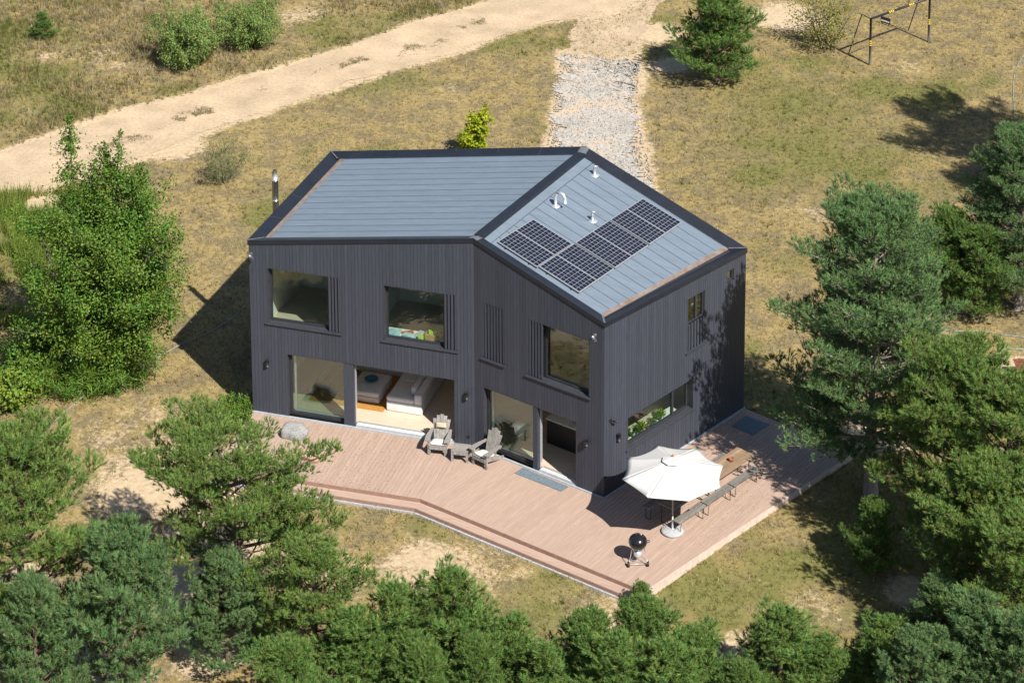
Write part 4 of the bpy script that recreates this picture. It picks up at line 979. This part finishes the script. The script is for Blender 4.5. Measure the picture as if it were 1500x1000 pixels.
block('toy_car', (6.0, .45, 3.382), (.20, .12, .14), .5, M['toygreen'], 'lime green toy beside the wooden box', 'toy')
block('toy_block', (6.38, .58, 3.60), (.26, .18, .10), .4, M['toygreen'], 'lime green toy heaped in the wooden box', 'toy')
# plants and pots on the kitchen sill
rs = random.Random(8)
ct = WS.blk(MB(), 1.2, 4.6, .34, .95, .88, .93).build('kitchen_counter', M['white']); tag(ct, 'white kitchen counter along the low side window', 'counter')
def leafball(name, c, r, m, label, cat, n=120, seed=0, parent=None, stem=.0):
    g = np.random.RandomState(seed); P = g.randn(n, 3); P /= np.linalg.norm(P, axis=1)[:, None]; P = P * (g.rand(n, 1) ** .4) * r + np.array(c)
    V, F = leaf_quads(g, P, .09, .05, np.repeat([[0, 0, .4]], n, 0)); me = fast_mesh(name, V, F, g, 2); return link(name, me, m, parent)
for k in range(7):
    t_ = 1.5 + k * .36; c_ = WS.p(t_, .48 + rs.uniform(-.03, .12), .932); pot = empty('potted_herb', c_, 0, ('herb in a %s pot on the counter behind the low side window' % ('terracotta' if k in (0, 3) else 'white')), 'plant', 'potted herbs on the kitchen counter')
    MB().lathe([(0, 0), (.06, 0), (.085, .15), (.07, .15), (0, .13)], n=14).build('pot', M['terracotta'] if k in (0, 3) else M['white'], pot)
    leafball('leaves', (0, 0, .27 + .05 * (k % 3)), .13 + .03 * (k % 2), M['leafA' if k % 3 else 'leafC'], '', '', 160, k, pot)
for k in range(3):
    c_ = WS.p(3.05 + k * .2, .42, .932); tag(MB().lathe([(0, 0), (.05, 0), (.05, .2), (.02, .25), (.02, .3), (0, .3)], c_, 12).build('bottle', M['white']), 'white bottle at the post of the low side window', 'bottle', 'white bottles on the kitchen counter')

# ------------------------------------------------------------------ goal frame and loose garden things
ga, gb, gr, gs = [pix(*q) for q in ((1274, 97), (1360, 65), (1243, 80), (1330, 47))]
gl = empty('goal_frame', tuple((ga + gb) / 2), 0, 'black metal football goal frame with yellow bands and no net', 'goal'); gc = (ga + gb) / 2
H_ = 2.32; f3 = lambda p, h=0: (np.array(p) - gc) + np.array((0, 0, h))
back = (gr - ga) * .42
MB().tube([f3(ga, -.05), f3(ga, H_)], .055, 10).build('post', M['blackm'], gl); MB().tube([f3(gb, -.05), f3(gb, H_)], .055, 10).build('post', M['blackm'], gl)
MB().tube([f3(ga, H_), f3(gb, H_)], .055, 10).build('crossbar', M['blackm'], gl)
for a, b in ((ga, gr), (gb, gs)): MB().tube([f3(a, H_), f3(a + back, H_), f3(b, .03)], .025, 8, smooth=False).build('rear_stay', M['blackm'], gl); MB().tube([f3(a, .03), f3(b, .03)], .025, 8).build('ground_bar', M['blackm'], gl)
MB().tube([f3(gr, .03), f3(gs, .03)], .025, 8).build('ground_bar', M['blackm'], gl)
for p in (ga, gb):
    for k in range(3): MB().tube([f3(p, 1.02 + k * .10), f3(p, 1.07 + k * .10)], .060, 10).build('band', M['yellow'], gl)
for f in (.30, .64):
    for k in range(3):
        a = ga + (gb - ga) * (f + k * .03); b = ga + (gb - ga) * (f + .014 + k * .03); MB().tube([f3(a, H_), f3(b, H_)], .060, 10).build('band', M['yellow'], gl)
sp_ = pix(1297, 38); sg = empty('garden_sign', tuple(sp_), -.5, 'small black board with a white stripe behind the goal', 'sign'); MB().box((-.28, -.02, .12), (.28, .02, .42)).build('board', M['blackm'], sg); MB().box((-.24, -.028, .20), (.24, -.0205, .27)).build('stripe', M['white'], sg)
for x in (-.2, .2): MB().box((x - .015, -.015, -.05), (x + .015, .015, .119)).build('stake', M['blackm'], sg)
def hose(pts, label, r=.013):
    P = [np.array(pix(*q)) for q in pts]; out = []
    for i in range(len(P) - 1):
        p0, p1, p2, p3 = P[max(i - 1, 0)], P[i], P[i + 1], P[min(i + 2, len(P) - 1)]
        for t in np.linspace(0, 1, 8, endpoint=False): out.append(.5 * ((2 * p1) + (p2 - p0) * t + (2 * p0 - 5 * p1 + 4 * p2 - p3) * t * t + (3 * p1 - p0 - 3 * p2 + p3) * t ** 3))
    out.append(P[-1])
    for q in out: q[2] = float(height(np.array(q[0]), np.array(q[1]))) + r + .02
    return tag(MB().tube(out, r, 6).build('garden_hose', M['hose']), label, 'hose')
hose([(62, 640), (82, 617), (105, 597), (128, 578), (152, 564), (185, 548), (225, 528), (262, 507), (300, 490), (335, 470), (362, 445)], 'pale garden hose from the leafy tree to the shaded gable')
hose([(1345, 478), (1368, 484), (1400, 488), (1440, 489), (1475, 494), (1510, 498)], 'thin pale hose in the shade by the dark pine')
hose([(1468, 517), (1478, 508), (1476, 513), (1490, 514), (1520, 513)], 'looped pale hose end on the sunny grass at the pine edge')
hose([(1500, 85), (1488, 105), (1484, 130), (1485, 160), (1488, 200), (1490, 230)], 'thin pale hose running down the meadow towards the tall edge pine')
cp_ = pix(1506, 556); ca = empty('garden_cart', tuple(cp_), .3, 'dark red iron garden cart at the edge of the pines', 'cart')
MB().hexa([(-.35, -.25, .35), (.35, -.25, .35), (.35, .25, .35), (-.35, .25, .35)], [(-.5, -.35, .62), (.5, -.35, .62), (.5, .35, .62), (-.5, .35, .62)]).build('tray', M['rust'], ca)
MB().tube([(-.62, -.03, .2), (-.62, .03, .2)], .2, 18).build('wheel', M['blackm'], ca)
for y in (-.2, .2): MB().tube([(-.62, y * .3, .2), (0, y, .34), (.95, y * 1.2, .55)], .018, 8).build('handle', M['rust'], ca); MB().tube([(.25, y, .34), (.3, y, 0)], .018, 8).build('leg', M['rust'], ca)

# ------------------------------------------------------------------ trees
def gz(p): return float(height(np.array(p[0]), np.array(p[1])))
def base(px, py): p = pix(px, py); return np.array((p[0], p[1], gz(p) - .02))
def pine_at(b, ytop, tree, H0, label, rz=0, name='pine_tree', group='pines around the house', wide=1.0, cat='pine tree'):
    p = base(*b); h = height_to(p, ytop); s = h / H0; return put_tree(name, tree, p, label, cat, s * wide, rz, group, s)
T3 = make_pine('crooked_pine', 11, 'pineA', H=7.0, cb=2.3, R=2.95, shape='flat', whorl=.46, per=5, ragged=.40, dens=1.25, lean=(-.9, .2), tuft=28, nlen=.115, nwid=.017)
T13 = make_pine('tall_pine', 23, 'pineB', 'trunkgrey', low=((2.1, 3.40, 3.2), (2.4, 2.95, 2.5), (1.95, 4.0, 1.9), (2.3, 5.0, 1.7)), H=10.4, cb=1.9, R=2.85, shape='mature', whorl=.33, per=6, ragged=.25, dens=.95, tuft=21, nlen=.12, nwid=.018)
TA = make_pine('round_pine', 31, 'pineA', H=7.0, cb=1.8, R=2.1, shape='mature', whorl=.46, per=5, ragged=.32, dens=.9, tuft=28, nlen=.12, nwid=.018)
TB = make_pine('blue_pine', 37, 'pineB', H=5.5, cb=.5, R=1.85, shape='bush', whorl=.40, per=5, ragged=.28, dens=.95, tuft=28, nlen=.12, nwid=.018)
TC = make_pine('young_pine', 41, 'pineC', H=4.0, cb=.25, R=1.3, shape='cone', whorl=.38, per=5, ragged=.42, dens=1.0, tuft=28, nlen=.115, nwid=.017)
TD = make_pine('dense_pine', 43, 'pineC', H=4.2, cb=.2, R=1.6, shape='bush', whorl=.36, per=6, ragged=.28, dens=.9, tuft=28, nlen=.115, nwid=.017)
pine_at((366, 930), 640, T3, 7.0, 'crooked flat-topped pine reaching over the deck corner with the boulders', .4, wide=.9)
pine_at((1275, 728), 296, T13, 10.4, 'tall blue-green pine with a bare trunk beside the deck tables', 0)
pine_at((38, 985), 634, TA, 7.0, 'pine with a dark bare trunk left of the sandy clearing', 1.0)
pine_at((185, 1045), 775, TB, 5.5, 'bushy blue-green pine below the sandy clearing', .3, wide=.95)
pine_at((60, 1075), 850, TB, 5.5, 'low blue-green pine at the foot of the bare-trunked pine', 2.2, wide=.9)
pine_at((335, 985), 812, TB, 5.5, 'small blue-green pine at the foot of the crooked pine', 1.7)
pine_at((462, 1005), 800, TA, 7.0, 'ragged olive pine between the crooked pine and the young pines', 2.6, wide=1.1)
for k, (b, t, tr, h0, lb, w) in enumerate([((585, 1035), 858, TC, 4.0, 'young pine beside the ragged olive pine', 1.25), ((660, 1030), 834, TC, 4.0, 'young pine with the tallest spire of the front row', 1.15), ((745, 1045), 905, TC, 4.0, 'short young pine right of the tall spire', 1.3),
        ((520, 1060), 900, TC, 4.0, 'young pine in front of the ragged olive pine', 1.3), ((700, 1080), 940, TD, 4.2, 'low young pine in front of the tall spire', 1.0), ((620, 1090), 950, TD, 4.2, 'low dense pine before the young spires', 1.1), ((420, 1110), 945, TD, 4.2, 'low dense pine before the ragged olive pine', 1.1),
        ((862, 1060), 905, TD, 4.2, 'dense green pine left of the deck corner point', 1.1), ((940, 1055), 888, TD, 4.2, 'dense green pine just below the deck corner point', 1.05), ((1015, 1085), 930, TD, 4.2, 'dense green pine right of the deck corner point', 1.1), ((800, 1080), 945, TC, 4.0, 'young pine between the spires and the dense pines', 1.2),
        ((1140, 1030), 892, TC, 4.0, 'young blue-green pine standing apart in the dry grass', 1.5), ((1205, 1040), 935, TC, 4.0, 'young pine beside the one standing apart', 1.3), ((905, 1110), 940, TC, 4.0, 'young pine in front of the dense pine at the deck point', 1.3), ((985, 1120), 945, TC, 4.0, 'young pine in front of the dense pine right of the deck point', 1.3), ((1085, 1100), 975, TD, 4.2, 'low pine between the dense pines and the one apart', 1.0),
        ((1290, 1030), 905, TC, 4.0, 'young pine at the tip of the dry lawn', 1.4)]):
    pine_at(b, t, tr, h0, lb, k * 1.3 + .4, name='young_pine', group='young pines along the front', wide=w)
for k, (b, t, tr, h0, lb, w) in enumerate([((1395, 835), 512, TA, 7.0, 'broad olive pine right of the tall deck pine', .98), ((1465, 880), 560, TA, 7.0, 'broad olive pine at the right edge of the grove', 1.1), ((1278, 850), 735, TD, 4.2, 'low pine at the trunk foot of the tall deck pine', .85),
        ((1445, 935), 680, TA, 7.0, 'full pine in the middle of the right-hand grove', 1.2), ((1375, 990), 848, TB, 5.5, 'bushy pine at the lawn side of the right-hand grove', 1.1), ((1500, 1020), 760, TA, 7.0, 'pine behind the bushy ones at the grove corner', 1.2), ((1420, 1085), 880, TB, 5.5, 'bushy blue-green pine in front of the grove', 1.1), ((1340, 1100), 930, TB, 5.5, 'low bushy pine in front of the grove near the dry lawn', 1.1), ((1495, 1120), 900, TB, 5.5, 'bushy pine at the front corner of the grove', 1.1)]):
    pine_at(b, t, tr, h0, lb, k * 1.9 + .7, group='pines of the right-hand grove', wide=w)
pine_at((1492, 455), 190, T13, 10.4, 'tall pine at the meadow edge casting a long shadow', 2.0, wide=1.05)
pine_at((1388, 452), 312, TD, 4.2, 'dark shaded pine between the tall deck pine and the meadow edge', .5, wide=1.0)
pine_at((1435, 470), 335, TD, 4.2, 'dark shaded pine at the foot of the meadow-edge pine', 1.6, wide=1.0)
for k, (q, h_) in enumerate((((1358, 172), 13.0), ((1425, 255), 12.0))):
    tp_ = pix(*q); bp_ = np.array((tp_[0] + h_ * .75, tp_[1] - h_ * .64, GZ)); put_tree('pine_tree', (T3, T13)[k], (bp_[0], bp_[1], gz(bp_)), ('tallest', 'lesser')[k] + ' of the pines beyond the meadow edge that shade the grass', 'pine tree', (h_ / 7.0 * .55, h_ / 10.4 * .8)[k], 4 - k, 'pines around the house', (h_ / 7.0, h_ / 10.4)[k])
pine_at((1052, 120), -8, TD, 4.2, 'full blue-green pine standing alone by the driveway', 3.0, wide=1.3)
pine_at((63, 58), 18, TC, 4.0, 'tiny dark conifer alone in the far meadow', 1.1, wide=1.3)

BIG = make_broad('leafy_tree', 5, 'leafA', H=7.8, R=2.9, cb=.1, stems=5, leaders=((-.9, .6, 9.6), (.9, .2, 9.1), (1.7, -.1, 8.0), (.3, .9, 8.3)), nl=84000, leaf=(.105, .07), clump=.24, limbs=270, upsweep=.35)
p = base(150, 548); put_tree('leafy_tree', BIG, p, 'large bushy green broadleaf tree between the sand road and the house', 'tree', 1.0, .3)
WIL = make_broad('round_shrub', 8, 'leafB', H=2.3, R=1.45, cb=-.6, stems=6, nl=15000, leaf=(.13, .045), prof='ball', clump=.16, limbs=110, spreadb=.9)
put_tree('round_shrub', WIL, base(274, 100), 'round grey-green shrub beside the sand road, the fuller of the pair', 'shrub', .92, 0, 'round shrubs above the road', 1.25)
put_tree('round_shrub', WIL, base(375, 70), 'round grey-green shrub beside the sand road, the farther of the pair', 'shrub', .80, 2, 'round shrubs above the road', 1.1)
LIM = make_broad('lime_sapling', 12, 'leafC', H=2.6, R=.85, cb=.3, stems=1, nl=2600, leaf=(.17, .11), clump=.16, limbs=30)
put_tree('lime_sapling', LIM, base(682, 232), 'bright lime-green sapling behind the roof edge', 'tree', .92, 0)
YEL = make_broad('yellow_shrub', 15, 'leafD', H=2.7, R=1.5, cb=0, stems=6, nl=3000, leaf=(.11, .07), prof='ball', clump=.2, limbs=70, spreadb=.8)
put_tree('yellowing_shrub', YEL, base(1207, 72), 'sparse yellowing shrub beside the goal frame', 'shrub', 1.0, 0)
TWG = make_broad('twiggy_shrub', 18, 'leafE', H=2.1, R=.8, cb=.2, stems=5, nl=3600, leaf=(.09, .035), prof='ball', clump=.16, limbs=70, spreadb=.7)
put_tree('twiggy_shrub', TWG, base(328, 268), 'thin twiggy grey shrub on the lawn below the sand road', 'shrub', .72, 0, None, 1.1)
LOW = make_broad('low_shrub', 22, 'leafA', H=1.1, R=.75, cb=-.2, stems=6, nl=3800, leaf=(.10, .06), prof='ball', clump=.13, limbs=50, spreadb=.9)
LOWY = (LOW[0], LOW[1].copy(), M['leafF'], LOW[3])
FER = make_broad('bracken', 26, 'leafA', H=.9, R=.9, cb=-.2, stems=7, nl=3000, leaf=(.22, .03), prof='ball', clump=.14, limbs=50, spreadb=1.0)
put_tree('low_shrub', LOWY, base(8, 600), 'bright green low shrub left of the hose end', 'shrub', 1.35, 0)
put_tree('low_shrub', LOW, base(38, 560), 'dark low shrub at the left foot of the leafy tree', 'shrub', 1.3, 1)
put_tree('low_shrub', LOWY, base(52, 545), 'yellow-green low shrub under the leafy tree', 'shrub', .8, 2)
for k, q in enumerate(((85, 568), (110, 572), (140, 568), (172, 560), (65, 520))): put_tree('bracken', FER, base(*q), 'green bracken clump under the leafy tree', 'fern', 1.0 + .1 * k, k, 'bracken under the leafy tree')
put_tree('low_shrub', (LOW[0], LOW[1].copy(), M['leafB'], LOW[3]), base(335, 612), 'grey-green low shrub at the deck corner by the gable', 'shrub', .75, .5)
put_tree('low_shrub', (LOW[0], LOW[1].copy(), M['leafD'], LOW[3]), base(350, 625), 'yellowish low shrub at the deck corner by the gable', 'shrub', .7, 1.5)
pine_at((938, 893), 852, TC, 4.0, 'tiny pine seedling touching the deck corner point', 2, name='young_pine', group='young pines along the front', wide=1.4)

# ------------------------------------------------------------------ grass (nobody could count it)
def grass(name, n, region, hgt, wid, seed, blades, pal, label, dens=None, lean=.5):
    g = np.random.RandomState(seed); pts = region(g, n); x, y = pts[:, 0], pts[:, 1]
    sand, green = ground_masks(x, y); keep = (g.rand(len(x)) > sand * 1.15) & ~inside(x, y, [tuple(q) for q in DECK]) & ~inside(x, y, [tuple(q) for q in FOOT]) & ~inside(x, y, ROAD) & ~inside(x, y, DRIVE)
    if dens is not None: keep &= g.rand(len(x)) < dens(x, y)
    x, y, green = x[keep], y[keep], green[keep]; n = len(x); z = height(x, y) - .01
    B = np.repeat(np.stack([x, y, z], -1), blades, 0); N = n * blades; B[:, :2] += g.randn(N, 2) * .035
    a = g.rand(N) * 6.283; h = hgt * (.45 + .8 * g.rand(N)) * np.repeat(.7 + .6 * g.rand(n), blades); tilt = lean * (.3 + g.rand(N))
    tip = B + np.stack([np.cos(a) * tilt * h, np.sin(a) * tilt * h, h], -1); b2 = g.rand(N) * 6.283; sd = np.stack([np.cos(b2), np.sin(b2), np.zeros(N)], -1) * wid / 2
    V = np.stack([B - sd, B + sd, tip], 1).reshape(-1, 3); F = np.arange(len(V)).reshape(-1, 3)
    pal = np.array(pal); k = np.where(g.rand(n) < .10 + .75 * green, 1, 0); rr = g.rand(n); pi = np.where(k == 1, (rr * 2.999).astype(int), 3 + (rr * (len(pal) - 3 - .001)).astype(int))
    c = pal[pi] * (.75 + .5 * g.rand(n, 1)); c = np.repeat(c, blades * 3, 0); me = fast_mesh(name, V, F, g, 1, c)
    o = link(name, me, M['grass']); return tag(o, label, 'grass', kind='stuff')
def grass_mat():
    m, N, L, P = new_mat('grass_blades'); at = N.new('ShaderNodeAttribute'); at.attribute_name = 'Col'; P.inputs['Roughness'].default_value = .8; P.inputs['Specular IOR Level'].default_value = .15
    L.new(at.outputs['Color'], P.inputs['Base Color']); tr = N.new('ShaderNodeBsdfTranslucent'); L.new(at.outputs['Color'], tr.inputs[0]); mx = N.new('ShaderNodeMixShader'); mx.inputs[0].default_value = .3
    L.new(P.outputs[0], mx.inputs[1]); L.new(tr.outputs[0], mx.inputs[2]); L.new(mx.outputs[0], N['Material Output'].inputs[0]); return m
M['grass'] = grass_mat()
def px_region(x0, x1, y0, y1):
    """ground points seen in a part of the picture, even over the ground"""
    q = [pix(*a)[:2] for a in ((x0, y1), (x1, y1), (x1, y0), (x0, y0))]; mn = np.min(q, 0); mx = np.max(q, 0)
    def f(g, n):
        p = mn + (mx - mn) * g.rand(n * 3, 2); p = p[inside(p[:, 0], p[:, 1], q)]; return p[:n]
    return f
PAL = [(.088, .100, .026), (.13, .136, .036), (.18, .17, .055), (.325, .252, .108), (.28, .21, .09), (.41, .33, .18), (.23, .178, .095), (.30, .235, .125)]
PALG = [(.10, .17, .02), (.14, .21, .03), (.17, .23, .05), (.19, .23, .05), (.15, .20, .04)]
grass('lawn_grass', 150000, px_region(-30, 1530, -20, 1020), .105, .021, 1, 4, PAL, 'short dry grass over the whole meadow', lean=.9)
def above_road(g, n):
    q = [pix(*a)[:2] for a in road_up] + [pix(720, -30)[:2], pix(-60, -30)[:2]]; mn = np.min(q, 0); mx = np.max(q, 0); p = mn + (mx - mn) * g.rand(n * 3, 2); return p[inside(p[:, 0], p[:, 1], q)][:n]
grass('tall_meadow_grass', 16000, above_road, .30, .028, 2, 6, [(.10, .115, .03), (.145, .15, .045), (.17, .165, .06), (.30, .24, .11), (.24, .18, .09), (.36, .31, .20), (.20, .15, .08)], 'tall dry wild grass above the sand road', dens=lambda x, y: np.clip((fbm(x, y, 2.2, 71) - .35) * 3, .08, 1))
grass('green_reed_grass', 9000, px_region(-60, 130, 285, 480), .60, .035, 3, 6, PALG, 'bright green tall grass left of the leafy tree', dens=lambda x, y: np.clip((fbm(x, y, 2.5, 77) - .30) * 4, 0, 1), lean=.35)
grass('grass_tussocks', 5200, px_region(-30, 1530, -20, 1020), .22, .026, 4, 9, PAL, 'scattered taller grass tussocks on the meadow', dens=lambda x, y: np.clip((fbm(x, y, 3.0, 79) - .42) * 4, 0, 1))

def on_road(g, n):
    a = np.array([pix(*q)[:2] for q in road_up[:13]]); k = g.rand(n) * 11.9; i = k.astype(int); f = (k - i)[:, None]; lo = np.array([pix(*q)[:2] for q in road_lo[:13]])
    A_ = a[i] * (1 - f) + a[np.minimum(i + 1, 12)] * f; B_ = lo[i] * (1 - f) + lo[np.minimum(i + 1, 12)] * f; t = np.clip(.55 + .08 * g.randn(n), .1, .95)[:, None]; return A_ * (1 - t) + B_ * t
def road_grass():
    g = np.random.RandomState(61); p = on_road(g, 5200); m = fbm(p[:, 0], p[:, 1], 1.1, 91) > .60; p = p[m]; n = len(p); bl = 5
    B = np.repeat(np.stack([p[:, 0], p[:, 1], height(p[:, 0], p[:, 1]) + .005], -1), bl, 0); N = len(B); B[:, :2] += g.randn(N, 2) * .05; a = g.rand(N) * 6.283; h = .06 * (.5 + g.rand(N))
    tip = B + np.stack([np.cos(a) * h, np.sin(a) * h, h], -1); b2 = g.rand(N) * 6.283; sd = np.stack([np.cos(b2), np.sin(b2), 0 * b2], -1) * .012
    V = np.stack([B - sd, B + sd, tip], 1).reshape(-1, 3); pal = np.array([(.13, .13, .05), (.20, .165, .09), (.16, .14, .07)]); c = np.repeat(pal[g.randint(0, 3, n)], bl * 3, 0)
    tag(link('road_grass', fast_mesh('road_grass', V, np.arange(len(V)).reshape(-1, 3), g, 1, c), M['grass']), 'sparse grass between the wheel tracks of the sand road', 'grass', kind='stuff')
road_grass()

def gravel_stones():
    g = np.random.RandomState(71); n = 5200; pl = np.array([pix(*q)[:2] for q in drive_l]); pr2 = np.array([pix(*q)[:2] for q in drive_r]); t = g.rand(n); k = np.linspace(0, 1, len(pl)); k2 = np.linspace(0, 1, len(pr2))
    A_ = np.stack([np.interp(t, k, pl[:, 0]), np.interp(t, k, pl[:, 1])], -1); B_ = np.stack([np.interp(t, k2, pr2[:, 0]), np.interp(t, k2, pr2[:, 1])], -1); u = (g.rand(n) * 1.12 - .06)[:, None]; p = A_ * (1 - u) + B_ * u
    r = .025 + .045 * g.rand(n) ** 3; o = np.array([(1, 0, 0), (0, 1, 0), (-1, 0, 0), (0, -1, 0), (0, 0, .8), (0, 0, -.5)]) ; V = (o[None] * (r[:, None, None]) * (.7 + .6 * g.rand(n, 6, 1))) + np.concatenate([p, (height(p[:, 0], p[:, 1]) + .042)[:, None]], 1)[:, None]
    f = np.array([(0, 1, 4), (1, 2, 4), (2, 3, 4), (3, 0, 4), (1, 0, 5), (2, 1, 5), (3, 2, 5), (0, 3, 5)]); F = (f[None] + np.arange(n)[:, None, None] * 6).reshape(-1, 3); c = np.repeat(np.array([(.52, .49, .45)]) * (.5 + .5 * g.rand(n, 1)), 6, 0)
    tag(link('gravel', fast_mesh('gravel', V.reshape(-1, 3), F, g, 1, c), M['grass']), 'loose pale gravel stones on the driveway', 'gravel', kind='stuff')
gravel_stones()

def litter():
    g = np.random.RandomState(83); n = 2600; P_ = np.concatenate([np.stack([g.rand(n // 2) * 6, -3.55 + 3.4 * g.rand(n // 2) ** 1.6], -1), np.array(PC) + np.outer(g.rand(n // 2) * 7.3, md) + np.outer(.15 + 3.9 * g.rand(n // 2), mp_)])
    P_ = P_[inside(P_[:, 0], P_[:, 1], [tuple(q) for q in DECK])]; n = len(P_); a = g.rand(n) * 6.28; d = np.stack([np.cos(a), np.sin(a), 0 * a], -1) * (.03 + .04 * g.rand(n))[:, None]; sd = np.stack([-np.sin(a), np.cos(a), 0 * a], -1) * .006
    B = np.concatenate([P_, np.full((n, 1), .004)], 1); V = np.stack([B - sd, B + sd, B + d], 1).reshape(-1, 3); c = np.repeat(np.array([(.16, .10, .05)]) * (.5 + g.rand(n, 1)), 3, 0)
    tag(link('needle_litter', fast_mesh('needle_litter', V, np.arange(len(V)).reshape(-1, 3), g, 1, c), M['grass']), 'brown fallen needles strewn over the deck', 'litter', kind='stuff')
litter()
